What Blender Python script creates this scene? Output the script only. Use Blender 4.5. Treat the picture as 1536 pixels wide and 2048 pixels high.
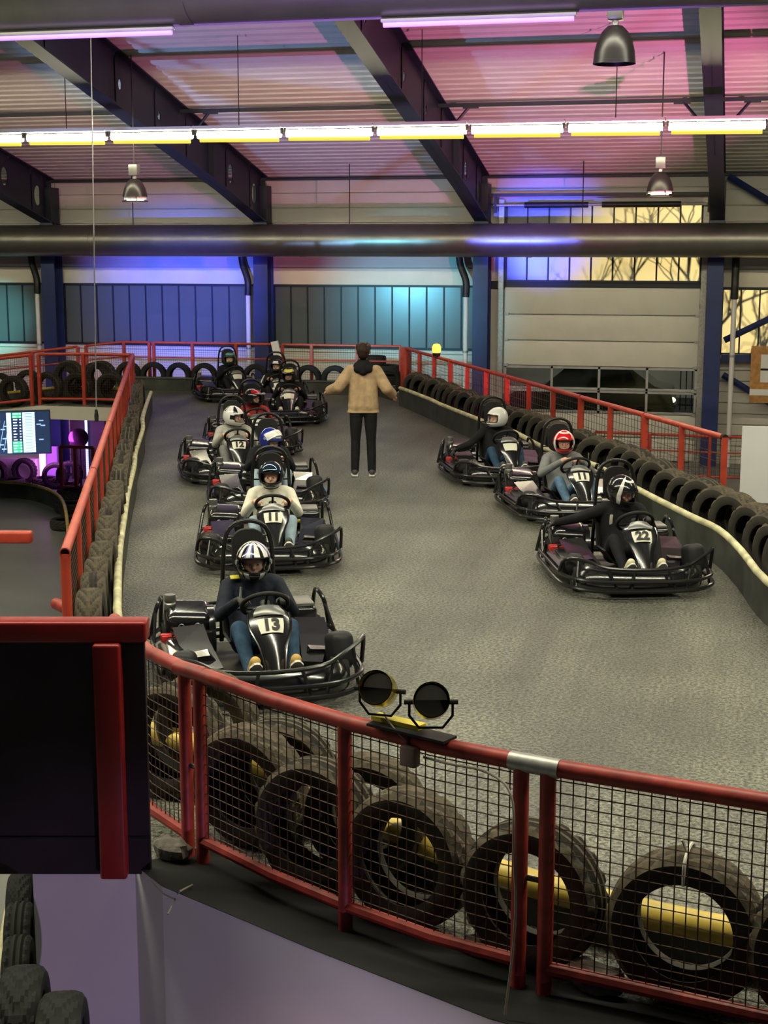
import bpy, bmesh, math, random
import numpy as np
from mathutils import Vector, Matrix, Euler
random.seed(7)
for o in list(bpy.data.objects): bpy.data.objects.remove(o)
S = bpy.context.scene
COL = S.collection
R = math.radians
PI = math.pi

# ------------------------------------------------------------------ camera
F = 2958.0; YAW = R(13.5); PIT = math.atan(534/2958.0); H = 3.1
cd = bpy.data.cameras.new('camera'); cam = bpy.data.objects.new('camera', cd); COL.objects.link(cam)
cd.sensor_fit = 'VERTICAL'; cd.sensor_height = 36; cd.lens = 36*F/2048; cd.clip_end = 300
cam.location = (0, 0, H); cam.rotation_euler = (PI/2-PIT, 0, YAW)
S.camera = cam
_fw = Vector((-math.sin(YAW)*math.cos(PIT), math.cos(YAW)*math.cos(PIT), -math.sin(PIT)))
_rt = Vector((math.cos(YAW), math.sin(YAW), 0)); _up = _rt.cross(_fw); _C = Vector((0, 0, H))
def ray(x, y): return _fw+_rt*((x-768)/F)-_up*((y-1024)/F)
def at(x, y, z=0.0):
    d = ray(x, y); return _C+d*((z-H)/d.z)
def atY(x, y, Y):
    d = ray(x, y); return _C+d*(Y/d.y)
def atD(x, y, D): return _C+ray(x, y)*D

# ------------------------------------------------------------------ view, world, large lights
S.view_settings.view_transform = 'Standard'; S.view_settings.look = 'None'
S.view_settings.exposure = 0.22; S.view_settings.gamma = 1.0; S.view_settings.use_curve_mapping = False
w = bpy.data.worlds.new('dusk'); S.world = w; w.use_nodes = True
w.node_tree.nodes['Background'].inputs[0].default_value = (0.16, 0.2, 0.32, 1)
w.node_tree.nodes['Background'].inputs[1].default_value = 0.05

def light(name, kind, loc, target, energy, color, **kw):
    d = bpy.data.lights.new(name, kind); d.energy = energy; d.color = color
    for k, v in kw.items(): setattr(d, k, v)
    o = bpy.data.objects.new(name, d); COL.objects.link(o); o.location = loc
    if target is not None:
        o.rotation_euler = (Vector(target)-Vector(loc)).to_track_quat('-Z', 'Y').to_euler()
    return o
WARM = (1.0, 0.96, 0.72)
# rows of fluorescent trunking: the visible row and the rows over the track nearer the viewer
for yy, zz, en in ((15.0, 6.9, 1050), (7.5, 6.9, 1500), (-2.0, 6.2, 32)):
    light('strip_row_light', 'AREA', (-6.0, yy, zz), (-6.0, yy, 0), en, WARM, shape='RECTANGLE', size=26, size_y=0.12)
# coloured stage lamps washing the roof and the windows
light('stage_magenta', 'SPOT', (1.6, 21.5, -0.6), (-5.0, 27.0, 6.3), 3300, (1.0, 0.22, 0.50), spot_size=R(70), spot_blend=0.5, shadow_soft_size=0.06)
light('stage_azure', 'SPOT', (-12.6, 20.0, -1.4), (-7.0, 27.0, 6.3), 2000, (0.28, 0.48, 1.0), spot_size=R(66), spot_blend=0.5, shadow_soft_size=0.06)
light('stage_violet', 'SPOT', (-3.0, 8.8, 1.8), (-3.0, 11.9, 5.6), 620, (0.42, 0.18, 1.0), spot_size=R(75), spot_blend=0.5, shadow_soft_size=0.06)
light('stage_blue', 'SPOT', (-9.5, 24.0, 2.3), (-12.9, 33.3, 1.95), 8200, (0.08, 0.13, 1.0), spot_size=R(29), spot_blend=1.0, shadow_soft_size=0.05)
light('stage_teal', 'SPOT', (-9.5, 24.0, 2.2), (-7.5, 33.3, 1.65), 2300, (0.16, 0.62, 0.85), spot_size=R(31), spot_blend=1.0, shadow_soft_size=0.05)
light('stage_teal', 'SPOT', (-12.0, 22.0, 4.0), (-17.8, 33.3, 1.3), 9000, (0.2, 0.85, 0.8), spot_size=R(10), spot_blend=1.0, shadow_soft_size=0.05)
light('stage_blue', 'SPOT', (-6.0, 24.0, 2.4), (-4.4, 33.3, 3.5), 6500, (0.08, 0.11, 1.0), spot_size=R(19), spot_blend=1.0, shadow_soft_size=0.05)
light('stage_lilac', 'SPOT', (1.3, 1.2, -1.3), (-2.0, 6.0, -1.75), 250, (0.78, 0.52, 1.0), spot_size=R(44), spot_blend=0.4, shadow_soft_size=0.03)
light('stage_pink', 'SPOT', (-0.9, 0.6, -1.0), (-0.9, 5.5, -1.4), 150, (1.0, 0.60, 0.88), spot_size=R(36), spot_blend=0.7, shadow_soft_size=0.03)
light('stage_peach', 'SPOT', (-0.2, 1.5, -0.2), (-1.75, 5.9, -0.75), 36, (1.0, 0.62, 0.25), spot_size=R(14), spot_blend=0.7, shadow_soft_size=0.03)
light('yard_fill', 'AREA', (-3.0, 41.5, 4.5), (-3.0, 43.5, -1.5), 95, (1.0, 0.95, 0.85), size=2.0)  # unseen fill added to lift the yard and car out of black
light('street_lamp_glow', 'SPOT', (3.5, 44.0, 5.5), (-0.6, 33.5, 2.3), 17000, (1.0, 0.76, 0.30), spot_size=R(34), spot_blend=0.6, shadow_soft_size=0.06)

# ------------------------------------------------------------------ materials
MATS = {}
def pm(name, col, rough=0.5, metal=0.0, var=0.12, scale=6.0, bump=0.0, bscale=40.0, coat=0.0, spec=0.5, emit=None, es=0.0, detail=4):
    m = bpy.data.materials.new(name); m.use_nodes = True; nt = m.node_tree; b = nt.nodes['Principled BSDF']
    b.inputs['Roughness'].default_value = rough; b.inputs['Metallic'].default_value = metal
    b.inputs['Coat Weight'].default_value = coat; b.inputs['Specular IOR Level'].default_value = spec
    tc = nt.nodes.new('ShaderNodeTexCoord')
    n = nt.nodes.new('ShaderNodeTexNoise'); n.inputs['Scale'].default_value = scale; n.inputs['Detail'].default_value = detail
    nt.links.new(tc.outputs['Object'], n.inputs['Vector'])
    r = nt.nodes.new('ShaderNodeValToRGB')
    r.color_ramp.elements[0].position = 0.3; r.color_ramp.elements[1].position = 0.7
    r.color_ramp.elements[0].color = tuple(c*(1-var) for c in col)+(1,)
    r.color_ramp.elements[1].color = tuple(min(1, c*(1+var)) for c in col)+(1,)
    nt.links.new(n.outputs['Fac'], r.inputs['Fac']); nt.links.new(r.outputs['Color'], b.inputs['Base Color'])
    if bump:
        n2 = nt.nodes.new('ShaderNodeTexNoise'); n2.inputs['Scale'].default_value = bscale; n2.inputs['Detail'].default_value = 5
        nt.links.new(tc.outputs['Object'], n2.inputs['Vector'])
        bp = nt.nodes.new('ShaderNodeBump'); bp.inputs['Strength'].default_value = bump; bp.inputs['Distance'].default_value = 0.02
        nt.links.new(n2.outputs['Fac'], bp.inputs['Height']); nt.links.new(bp.outputs['Normal'], b.inputs['Normal'])
    if emit:
        b.inputs['Emission Color'].default_value = emit+(1,); b.inputs['Emission Strength'].default_value = es
    MATS[name] = m
    return m
pm('asphalt', (0.112, 0.112, 0.092), 0.38, var=0.3, scale=0.9, spec=0.75)
def asphalt_nodes(m):
    nt = m.node_tree; b = nt.nodes['Principled BSDF']; tc = [n for n in nt.nodes if n.type == 'TEX_COORD'][0]
    base = [n for n in nt.nodes if n.type == 'VALTORGB'][0]
    sp = nt.nodes.new('ShaderNodeTexNoise'); sp.inputs['Scale'].default_value = 40; sp.inputs['Detail'].default_value = 3; sp.inputs['Roughness'].default_value = 0.6
    nt.links.new(tc.outputs['Object'], sp.inputs['Vector'])
    rr = nt.nodes.new('ShaderNodeValToRGB'); rr.color_ramp.elements[0].position = 0.40; rr.color_ramp.elements[1].position = 0.62
    rr.color_ramp.elements[0].color = (0.28, 0.28, 0.27, 1); rr.color_ramp.elements[1].color = (2.1, 2.1, 2.0, 1)
    nt.links.new(sp.outputs['Fac'], rr.inputs['Fac'])
    # rubbered-in driving lines: streaks along the travel direction
    mp = nt.nodes.new('ShaderNodeMapping'); mp.inputs['Rotation'].default_value = (0, 0, R(-21)); mp.inputs['Scale'].default_value = (1.4, 0.10, 1)
    nt.links.new(tc.outputs['Object'], mp.inputs['Vector'])
    st = nt.nodes.new('ShaderNodeTexNoise'); st.inputs['Scale'].default_value = 1.2; st.inputs['Detail'].default_value = 5
    nt.links.new(mp.outputs['Vector'], st.inputs['Vector'])
    r2 = nt.nodes.new('ShaderNodeValToRGB'); r2.color_ramp.elements[0].position = 0.35; r2.color_ramp.elements[1].position = 0.65
    r2.color_ramp.elements[0].color = (0.58, 0.58, 0.58, 1); r2.color_ramp.elements[1].color = (1.2, 1.2, 1.17, 1)
    nt.links.new(st.outputs['Fac'], r2.inputs['Fac'])
    def mul(a, c):
        x = nt.nodes.new('ShaderNodeMix'); x.data_type = 'RGBA'; x.blend_type = 'MULTIPLY'; x.inputs[0].default_value = 1
        nt.links.new(a, x.inputs[6]); nt.links.new(c, x.inputs[7]); return x.outputs[2]
    c = mul(mul(base.outputs['Color'], rr.outputs['Color']), r2.outputs['Color'])
    nt.links.new(c, b.inputs['Base Color'])
    bp = nt.nodes.new('ShaderNodeBump'); bp.inputs['Strength'].default_value = 1.0; bp.inputs['Distance'].default_value = 0.03
    nt.links.new(sp.outputs['Fac'], bp.inputs['Height']); nt.links.new(bp.outputs['Normal'], b.inputs['Normal'])
asphalt_nodes(MATS['asphalt'])
pm('lower_floor', (0.17, 0.18, 0.165), 0.38, var=0.15, scale=0.7, bump=0.05, bscale=60)
pm('black_edge', (0.012, 0.012, 0.012), 0.7, spec=0.2)
pm('white_board', (0.72, 0.71, 0.70), 0.6, var=0.05, scale=1.5, bump=0.03, bscale=12)
pm('dark_panel', (0.030, 0.022, 0.028), 0.45, var=0.2, scale=3, spec=0.2)
pm('red_paint', (0.44, 0.048, 0.024), 0.42, var=0.18, scale=7, bump=0.04, bscale=30)
pm('red_crimson', (0.24, 0.010, 0.010), 0.4, var=0.12, scale=6)
pm('red_worn', (0.30, 0.032, 0.022), 0.48, var=0.35, scale=11, bump=0.06, bscale=40)
pm('galv', (0.42, 0.41, 0.38), 0.45, metal=0.6, var=0.2, scale=20)
pm('wire', (0.06, 0.032, 0.02), 0.55, metal=0.3, var=0.3, scale=15)
pm('rubber', (0.045, 0.041, 0.034), 0.82, var=0.35, scale=5, bump=0.12, bscale=50, spec=0.2)
pm('rubber_dusty', (0.098, 0.080, 0.056), 0.9, var=0.4, scale=7, bump=0.15, bscale=40, spec=0.2)
pm('rubber_dark', (0.018, 0.018, 0.017), 0.75, var=0.3, scale=6, bump=0.1, bscale=50, spec=0.2)
pm('kerb_black', (0.040, 0.042, 0.036), 0.55, var=0.5, scale=3.0, bump=0.1, bscale=9)
pm('kerb_yellow', (0.50, 0.36, 0.06), 0.4, var=0.3, scale=5)
pm('kerb_pale', (0.58, 0.54, 0.32), 0.5, var=0.35, scale=5)
pm('navy', (0.020, 0.035, 0.14), 0.42, var=0.15, scale=3)
pm('navy_dark', (0.006, 0.009, 0.022), 0.5, var=0.15, scale=3)
pm('roof_sheet', (0.50, 0.48, 0.46), 0.5, var=0.06, scale=1.2)
pm('siding', (0.66, 0.63, 0.57), 0.55, var=0.05, scale=2)
pm('cream', (0.70, 0.65, 0.56), 0.5, var=0.05, scale=2)
pm('door_white', (0.66, 0.64, 0.58), 0.45, var=0.04, scale=3, bump=0.02, bscale=30)
pm('duct', (0.22, 0.215, 0.20), 0.36, metal=0.85, var=0.12, scale=2)
pm('dark_metal', (0.03, 0.03, 0.032), 0.45, metal=0.5, var=0.2)
pm('pale_metal', (0.55, 0.55, 0.55), 0.35, metal=0.7, var=0.1)
pm('lamp_shell', (0.018, 0.014, 0.016), 0.33, metal=0.0, var=0.1)
pm('lamp_inner', (0.85, 0.85, 0.75), 0.3, metal=0.0)
pm('lamp_glow', (0.9, 0.9, 0.7), 0.3, emit=(1.0, 0.92, 0.62), es=9.0)
pm('strip_white', (0.9, 0.9, 0.8), 0.4, emit=(1.0, 0.92, 0.60), es=38.0)
pm('strip_bloom', (0.04, 0.035, 0.005), 0.4, spec=0.1, emit=(0.80, 0.70, 0.08), es=1.0)  # emissive yellow that paints the bloom below the strip tubes
pm('strip_violet', (0.6, 0.45, 0.8), 0.4, emit=(0.42, 0.20, 0.80), es=1.3)
pm('strip_house', (0.55, 0.53, 0.55), 0.4, var=0.05)
pm('pink_neon', (0.9, 0.4, 0.9), 0.4, emit=(0.95, 0.30, 0.95), es=2.5)
pm('blue_neon', (0.5, 0.6, 0.9), 0.4, emit=(0.30, 0.35, 1.0), es=2.5)
pm('purple_wall', (0.30, 0.20, 0.50), 0.6, var=0.1)
pm('wood', (0.42, 0.20, 0.055), 0.5, var=0.3, scale=9, bump=0.05)
pm('plastic', (0.011, 0.011, 0.012), 0.17, var=0.1, scale=8, spec=0.7, coat=0.3)
pm('plastic_matt', (0.016, 0.016, 0.017), 0.5, var=0.2, scale=8, spec=0.3)
pm('kart_bar', (0.02, 0.02, 0.02), 0.2, metal=0.3, var=0.15)
pm('kart_white', (0.62, 0.61, 0.55), 0.4, var=0.06)
pm('kart_red', (0.50, 0.02, 0.02), 0.4, var=0.1)
pm('kart_grey', (0.22, 0.22, 0.21), 0.35, metal=0.6, var=0.15)
pm('plate_white', (0.72, 0.70, 0.58), 0.5, var=0.05)
pm('print_black', (0.012, 0.012, 0.012), 0.6)
pm('seat_black', (0.02, 0.02, 0.02), 0.6, bump=0.05, spec=0.2)
pm('skin', (0.62, 0.36, 0.26), 0.5, var=0.06, scale=12)
pm('hair', (0.045, 0.026, 0.018), 0.6, var=0.35, scale=40, bump=0.3, bscale=90, spec=0.2)
pm('jacket_tan', (0.46, 0.31, 0.175), 0.85, var=0.16, scale=14, bump=0.5, bscale=14)
pm('cloth_black', (0.012, 0.012, 0.014), 0.85, var=0.2, scale=10, bump=0.3, bscale=12, spec=0.2)
pm('cloth_navy', (0.016, 0.020, 0.032), 0.75, var=0.3, scale=10, bump=0.5, bscale=12, spec=0.2)
pm('cloth_grey', (0.20, 0.20, 0.20), 0.9, var=0.12, scale=14, bump=0.3, bscale=14, spec=0.2)
pm('cloth_lightgrey', (0.42, 0.41, 0.36), 0.9, var=0.12, scale=14, bump=0.3, bscale=14)
pm('cloth_cream', (0.74, 0.70, 0.58), 0.9, var=0.08, scale=14, bump=0.45, bscale=12)
pm('cloth_red', (0.42, 0.03, 0.025), 0.8, var=0.15, scale=10, bump=0.3, bscale=14)
pm('jeans', (0.085, 0.15, 0.24), 0.85, var=0.25, scale=14, bump=0.35, bscale=14, spec=0.2)
pm('jeans_dark', (0.028, 0.062, 0.11), 0.85, var=0.3, scale=14, bump=0.35, bscale=14, spec=0.2)
pm('jeans_pale', (0.28, 0.38, 0.46), 0.85, var=0.15, scale=14, bump=0.3, bscale=14)
pm('shoe_tan', (0.52, 0.33, 0.09), 0.7, var=0.12)
pm('shoe_cream', (0.66, 0.60, 0.40), 0.7, var=0.1)
pm('shoe_dark', (0.05, 0.05, 0.05), 0.7, var=0.2)
pm('sole_white', (0.70, 0.68, 0.60), 0.6, var=0.06)
pm('h_black', (0.012, 0.012, 0.013), 0.16, var=0.1, coat=0.6)
pm('h_white', (0.74, 0.73, 0.70), 0.2, var=0.04, coat=0.5)
pm('h_blue', (0.014, 0.028, 0.26), 0.15, var=0.1, coat=0.6)
pm('h_violet', (0.16, 0.17, 0.55), 0.2, var=0.1, coat=0.5)
pm('h_red', (0.58, 0.010, 0.014), 0.16, var=0.08, coat=0.6)
pm('h_teal', (0.10, 0.34, 0.32), 0.2, var=0.1, coat=0.5)
pm('h_green', (0.012, 0.05, 0.035), 0.2, var=0.1, coat=0.5)
pm('h_yellow', (0.68, 0.62, 0.06), 0.25, var=0.1, coat=0.4)
pm('h_grey', (0.20, 0.20, 0.21), 0.25, var=0.1, coat=0.5)
pm('visor_dark', (0.02, 0.05, 0.09), 0.08, metal=0.6, var=0.1, coat=1.0)
pm('lining', (0.01, 0.01, 0.01), 0.9)
pm('eye_white', (0.75, 0.74, 0.70), 0.3)
pm('patch_yellow', (0.75, 0.66, 0.06), 0.5)
pm('patch_lime', (0.50, 0.60, 0.16), 0.5)
pm('amber', (0.9, 0.5, 0.05), 0.3, emit=(1.0, 0.55, 0.06), es=1.6)
pm('par_gold', (0.55, 0.42, 0.04), 0.22, metal=0.9, var=0.15)
pm('par_lens', (0.88, 0.82, 0.76), 0.35)
pm('mount_yellow', (0.70, 0.58, 0.05), 0.4, var=0.1)
pm('box_grey', (0.20, 0.13, 0.12), 0.5, var=0.1)
pm('cable', (0.22, 0.19, 0.16), 0.6)
pm('rock', (0.16, 0.14, 0.12), 0.9, var=0.4, scale=16, bump=0.6, bscale=25)
pm('car_paint', (0.014, 0.016, 0.02), 0.25, var=0.1, coat=0.6)
pm('car_glass', (0.01, 0.012, 0.015), 0.08)
pm('headlight', (0.9, 0.9, 0.7), 0.3, emit=(1.0, 0.9, 0.6), es=3.0)
pm('street_ground', (0.06, 0.06, 0.06), 0.7, var=0.2)
pm('bark', (0.03, 0.022, 0.016), 0.9)
pm('tv_dark', (0.012, 0.014, 0.02), 0.2, emit=(0.010, 0.022, 0.045), es=1.0)
pm('tv_pale', (0.5, 0.6, 0.6), 0.3, emit=(0.52, 0.68, 0.72), es=0.9)
pm('tv_green', (0.05, 0.4, 0.12), 0.3, emit=(0.03, 0.36, 0.07), es=0.9)
pm('tv_grey', (0.2, 0.25, 0.28), 0.3, emit=(0.20, 0.28, 0.32), es=0.9)
pm('tv_white', (0.8, 0.8, 0.8), 0.3, emit=(0.85, 0.9, 0.95), es=1.0)
pm('mirror_violet', (0.10, 0.04, 0.10), 0.2, metal=0.6)
pm('strap_white', (0.6, 0.58, 0.5), 0.6)
def glass_mat(name, col, rough, refl):
    m = bpy.data.materials.new(name); m.use_nodes = True; nt = m.node_tree; nt.nodes.clear()
    o = nt.nodes.new('ShaderNodeOutputMaterial'); t = nt.nodes.new('ShaderNodeBsdfTransparent'); g = nt.nodes.new('ShaderNodeBsdfGlossy')
    t.inputs['Color'].default_value = col+(1,); g.inputs['Roughness'].default_value = rough
    fr = nt.nodes.new('ShaderNodeFresnel'); fr.inputs['IOR'].default_value = refl
    mx = nt.nodes.new('ShaderNodeMixShader'); nt.links.new(fr.outputs[0], mx.inputs[0]); nt.links.new(t.outputs[0], mx.inputs[1]); nt.links.new(g.outputs[0], mx.inputs[2]); nt.links.new(mx.outputs[0], o.inputs['Surface'])
    MATS[name] = m
glass_mat('glass', (0.7, 0.75, 0.75), 0.03, 1.45)
glass_mat('clear_visor', (0.92, 0.93, 0.95), 0.05, 1.3)
def pane_mat():
    m = bpy.data.materials.new('frosted'); m.use_nodes = True; nt = m.node_tree; nt.nodes.clear()
    o = nt.nodes.new('ShaderNodeOutputMaterial'); d = nt.nodes.new('ShaderNodeBsdfDiffuse'); t = nt.nodes.new('ShaderNodeBsdfTranslucent')
    g = nt.nodes.new('ShaderNodeBsdfGlossy'); g.inputs['Roughness'].default_value = 0.25
    tc = nt.nodes.new('ShaderNodeTexCoord'); n = nt.nodes.new('ShaderNodeTexNoise'); n.inputs['Scale'].default_value = 2.5; n.inputs['Detail'].default_value = 5
    nt.links.new(tc.outputs['Object'], n.inputs['Vector'])
    r = nt.nodes.new('ShaderNodeValToRGB'); r.color_ramp.elements[0].color = (0.15, 0.18, 0.20, 1); r.color_ramp.elements[1].color = (0.23, 0.26, 0.28, 1)
    nt.links.new(n.outputs['Fac'], r.inputs['Fac']); nt.links.new(r.outputs['Color'], d.inputs['Color'])
    t.inputs['Color'].default_value = (0.75, 0.75, 0.7, 1)
    m1 = nt.nodes.new('ShaderNodeMixShader'); m1.inputs[0].default_value = 0.45
    nt.links.new(d.outputs[0], m1.inputs[1]); nt.links.new(t.outputs[0], m1.inputs[2])
    m2 = nt.nodes.new('ShaderNodeMixShader'); m2.inputs[0].default_value = 0.06
    nt.links.new(m1.outputs[0], m2.inputs[1]); nt.links.new(g.outputs[0], m2.inputs[2]); nt.links.new(m2.outputs[0], o.inputs['Surface'])
    MATS['frosted'] = m
pane_mat()

# ------------------------------------------------------------------ mesh builder
def V(*a): return Vector(a)
class MB:
    def __init__(s): s.v = []; s.f = []; s.m = []
    def add(s, vs, fs, mi=0):
        o = len(s.v); s.v.extend([tuple(p) for p in vs]); s.f.extend([tuple(i+o for i in f) for f in fs]); s.m.extend([mi]*len(fs)); return s
    def box(s, c, d, rot=None, mi=0):
        c = Vector(c); hx, hy, hz = d[0]/2, d[1]/2, d[2]/2
        M = rot.to_matrix() if isinstance(rot, Euler) else (rot if rot is not None else Matrix.Identity(3))
        vs = [c+M@Vector((x, y, z)) for x in (-hx, hx) for y in (-hy, hy) for z in (-hz, hz)]
        return s.add(vs, [(0, 1, 3, 2), (4, 6, 7, 5), (0, 4, 5, 1), (2, 3, 7, 6), (0, 2, 6, 4), (1, 5, 7, 3)], mi)
    def rbox(s, c, d, r=0.02, rot=None, mi=0, seg=2):
        bm = bmesh.new(); bmesh.ops.create_cube(bm, size=1)
        for v in bm.verts: v.co = Vector((v.co.x*d[0], v.co.y*d[1], v.co.z*d[2]))
        bmesh.ops.bevel(bm, geom=list(bm.edges), offset=min(r, min(d)*0.45), segments=seg, affect='EDGES', profile=0.5)
        M = rot.to_matrix() if isinstance(rot, Euler) else (rot if rot is not None else Matrix.Identity(3))
        c = Vector(c); bm.verts.index_update()
        s.add([c+M@v.co for v in bm.verts], [[v.index for v in f.verts] for f in bm.faces], mi); bm.free(); return s
    def tube(s, pts, r, n=8, closed=False, mi=0, cap=True):
        pts = [Vector(p) for p in pts]; k = len(pts); rs = r if isinstance(r, (list, tuple)) else [r]*k
        tang = []
        for i in range(k):
            if closed: t = pts[(i+1) % k]-pts[i-1]
            else: t = pts[min(i+1, k-1)]-pts[max(i-1, 0)]
            tang.append(t.normalized() if t.length > 1e-9 else Vector((0, 0, 1)))
        t0 = tang[0]; ref = Vector((0, 0, 1)) if abs(t0.z) < 0.9 else Vector((1, 0, 0))
        nrm = t0.cross(ref).normalized(); vs = []
        for i in range(k):
            if i: nrm = (nrm-tang[i]*nrm.dot(tang[i])); nrm = nrm.normalized() if nrm.length > 1e-6 else tang[i].orthogonal().normalized()
            b = tang[i].cross(nrm)
            for j in range(n):
                a = 2*PI*j/n; vs.append(pts[i]+(nrm*math.cos(a)+b*math.sin(a))*rs[i])
        fs = []
        for i in range(k if closed else k-1):
            for j in range(n):
                a, b2 = i*n+j, i*n+(j+1) % n; c, d = ((i+1) % k)*n+(j+1) % n, ((i+1) % k)*n+j
                fs.append((a, b2, c, d))
        if not closed and cap: fs.append(tuple(reversed(range(n)))); fs.append(tuple((k-1)*n+j for j in range(n)))
        return s.add(vs, fs, mi)
    def lathe(s, prof, n=32, M=None, mi=0, closed=False):
        # prof: (radius, z) around local Z
        M = M or Matrix.Identity(4); vs = []; k = len(prof)
        for i in range(n):
            a = 2*PI*i/n
            for r_, z in prof: vs.append(M@Vector((r_*math.cos(a), r_*math.sin(a), z)))
        fs = []
        for i in range(n):
            for j in range(k if closed else k-1):
                a = i*k+j; b = i*k+(j+1) % k; i2 = (i+1) % n
                fs.append((a, i2*k+j, i2*k+(j+1) % k, b))
        return s.add(vs, fs, mi)
    def ell(s, c, rad, rot=None, nu=16, nv=10, mi=0):
        M = rot.to_matrix() if isinstance(rot, Euler) else (rot if rot is not None else Matrix.Identity(3)); c = Vector(c); vs = [c+M@Vector((0, 0, rad[2]))]
        for i in range(1, nv):
            t = PI*i/nv
            for j in range(nu):
                p = 2*PI*j/nu; vs.append(c+M@Vector((rad[0]*math.sin(t)*math.cos(p), rad[1]*math.sin(t)*math.sin(p), rad[2]*math.cos(t))))
        vs.append(c+M@Vector((0, 0, -rad[2]))); fs = []
        for j in range(nu): fs.append((0, 1+j, 1+(j+1) % nu))
        for i in range(nv-2):
            for j in range(nu): a = 1+i*nu+j; b = 1+i*nu+(j+1) % nu; fs.append((a, a+nu, b+nu, b))
        o = 1+(nv-2)*nu
        for j in range(nu): fs.append((len(vs)-1, o+(j+1) % nu, o+j))
        return s.add(vs, fs, mi)
    def prism(s, poly, t, M=None, mi=0):
        # poly in local XY, extruded +-t/2 along local Z
        M = M or Matrix.Identity(4); n = len(poly)
        vs = [M@Vector((x, y, -t/2)) for x, y in poly]+[M@Vector((x, y, t/2)) for x, y in poly]
        fs = [tuple(reversed(range(n))), tuple(range(n, 2*n))]+[(i, (i+1) % n, n+(i+1) % n, n+i) for i in range(n)]
        return s.add(vs, fs, mi)
    def sheet(s, rows, thick=0.0, mi=0):
        # grid of points, optional thickness along averaged normal
        a, b = len(rows), len(rows[0]); vs = [Vector(p) for r_ in rows for p in r_]
        fs = [(i*b+j, i*b+j+1, (i+1)*b+j+1, (i+1)*b+j) for i in range(a-1) for j in range(b-1)]
        if not thick: return s.add(vs, fs, mi)
        nr = [Vector() for _ in vs]
        for f in fs:
            n = (vs[f[1]]-vs[f[0]]).cross(vs[f[3]]-vs[f[0]])
            for i in f: nr[i] += n
        k = len(vs); back = [vs[i]-nr[i].normalized()*thick for i in range(k)]
        fs2 = [tuple(reversed([i+k for i in f])) for f in fs]
        rim = [i for i in range(b)]+[i*b+b-1 for i in range(1, a)]+[(a-1)*b+j for j in range(b-2, -1, -1)]+[i*b for i in range(a-2, 0, -1)]
        side = [(rim[i], rim[i]+k, rim[(i+1) % len(rim)]+k, rim[(i+1) % len(rim)]) for i in range(len(rim))]
        return s.add(vs+back, fs+fs2+side, mi)
    def mesh(s, name, mats, smooth=True, ang=40):
        me = bpy.data.meshes.new(name); me.from_pydata(s.v, [], s.f)
        for m in (mats if isinstance(mats, (list, tuple)) else [mats]): me.materials.append(MATS[m])
        me.polygons.foreach_set('material_index', s.m)
        bm = bmesh.new(); bm.from_mesh(me); bmesh.ops.recalc_face_normals(bm, faces=bm.faces); bm.to_mesh(me); bm.free()
        if smooth:
            me.polygons.foreach_set('use_smooth', [True]*len(me.polygons)); me.set_sharp_from_angle(angle=R(ang))
        me.update(); return me
    def build(s, name, mats, parent=None, smooth=True, ang=40, kind=None, label=None):
        return link(name, s.mesh(name, mats, smooth, ang), parent, kind, label)
def link(name, me, parent=None, kind=None, label=None):
    o = bpy.data.objects.new(name, me); COL.objects.link(o); o.parent = parent
    if kind: o['kind'] = kind
    if label: o['label'] = label
    return o
def tag(o, label=None, cat=None, group=None, kind=None):
    if label: o['label'] = label
    if cat: o['category'] = cat
    if group: o['group'] = group
    if kind: o['kind'] = kind
    return o
def thing(name, label, cat, loc=(0, 0, 0), rz=0, group=None):
    o = bpy.data.objects.new(name, None); COL.objects.link(o); o.location = loc; o.rotation_euler = (0, 0, rz); o.empty_display_size = 0.1
    return tag(o, label, cat, group)
def copy_tree(o, parent=None):
    c = o.copy(); COL.objects.link(c); c.parent = parent
    for ch in list(o.children): copy_tree(ch, c)
    return c
def struct(o, label=None): o['kind'] = 'structure'; return tag(o, label)
def smooth_path(pts, sub=6, closed=False):
    pts = [Vector(p) for p in pts]; n = len(pts); out = []
    for i in range(n if closed else n-1):
        g = (lambda k: pts[k % n]) if closed else (lambda k: pts[max(0, min(n-1, k))])
        p0, p1, p2, p3 = g(i-1), g(i), g(i+1), g(i+2)
        for j in range(sub):
            t = j/sub
            out.append(0.5*((2*p1)+(p2-p0)*t+(2*p0-5*p1+4*p2-p3)*t*t+(3*p1-p0-3*p2+p3)*t**3))
    if not closed: out.append(pts[-1])
    return out
def resample(pts, step):
    pts = [Vector(p) for p in pts]; out = []; acc = 0.0; nxt = 0.0
    for a, b in zip(pts, pts[1:]):
        L = (b-a).length
        while nxt <= acc+L+1e-9:
            out.append((a+(b-a)*((nxt-acc)/L), (b-a).normalized())); nxt += step
        acc += L
    return out

# ================================================================== STRUCTURE
WY = 33.5            # face of the far wall
EAVE = 4.61; SL = 0.218
COLX = [-21.5, -16.2, -10.86, -5.71, -0.59, 4.5, 9.6]
LOW = -2.5
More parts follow.
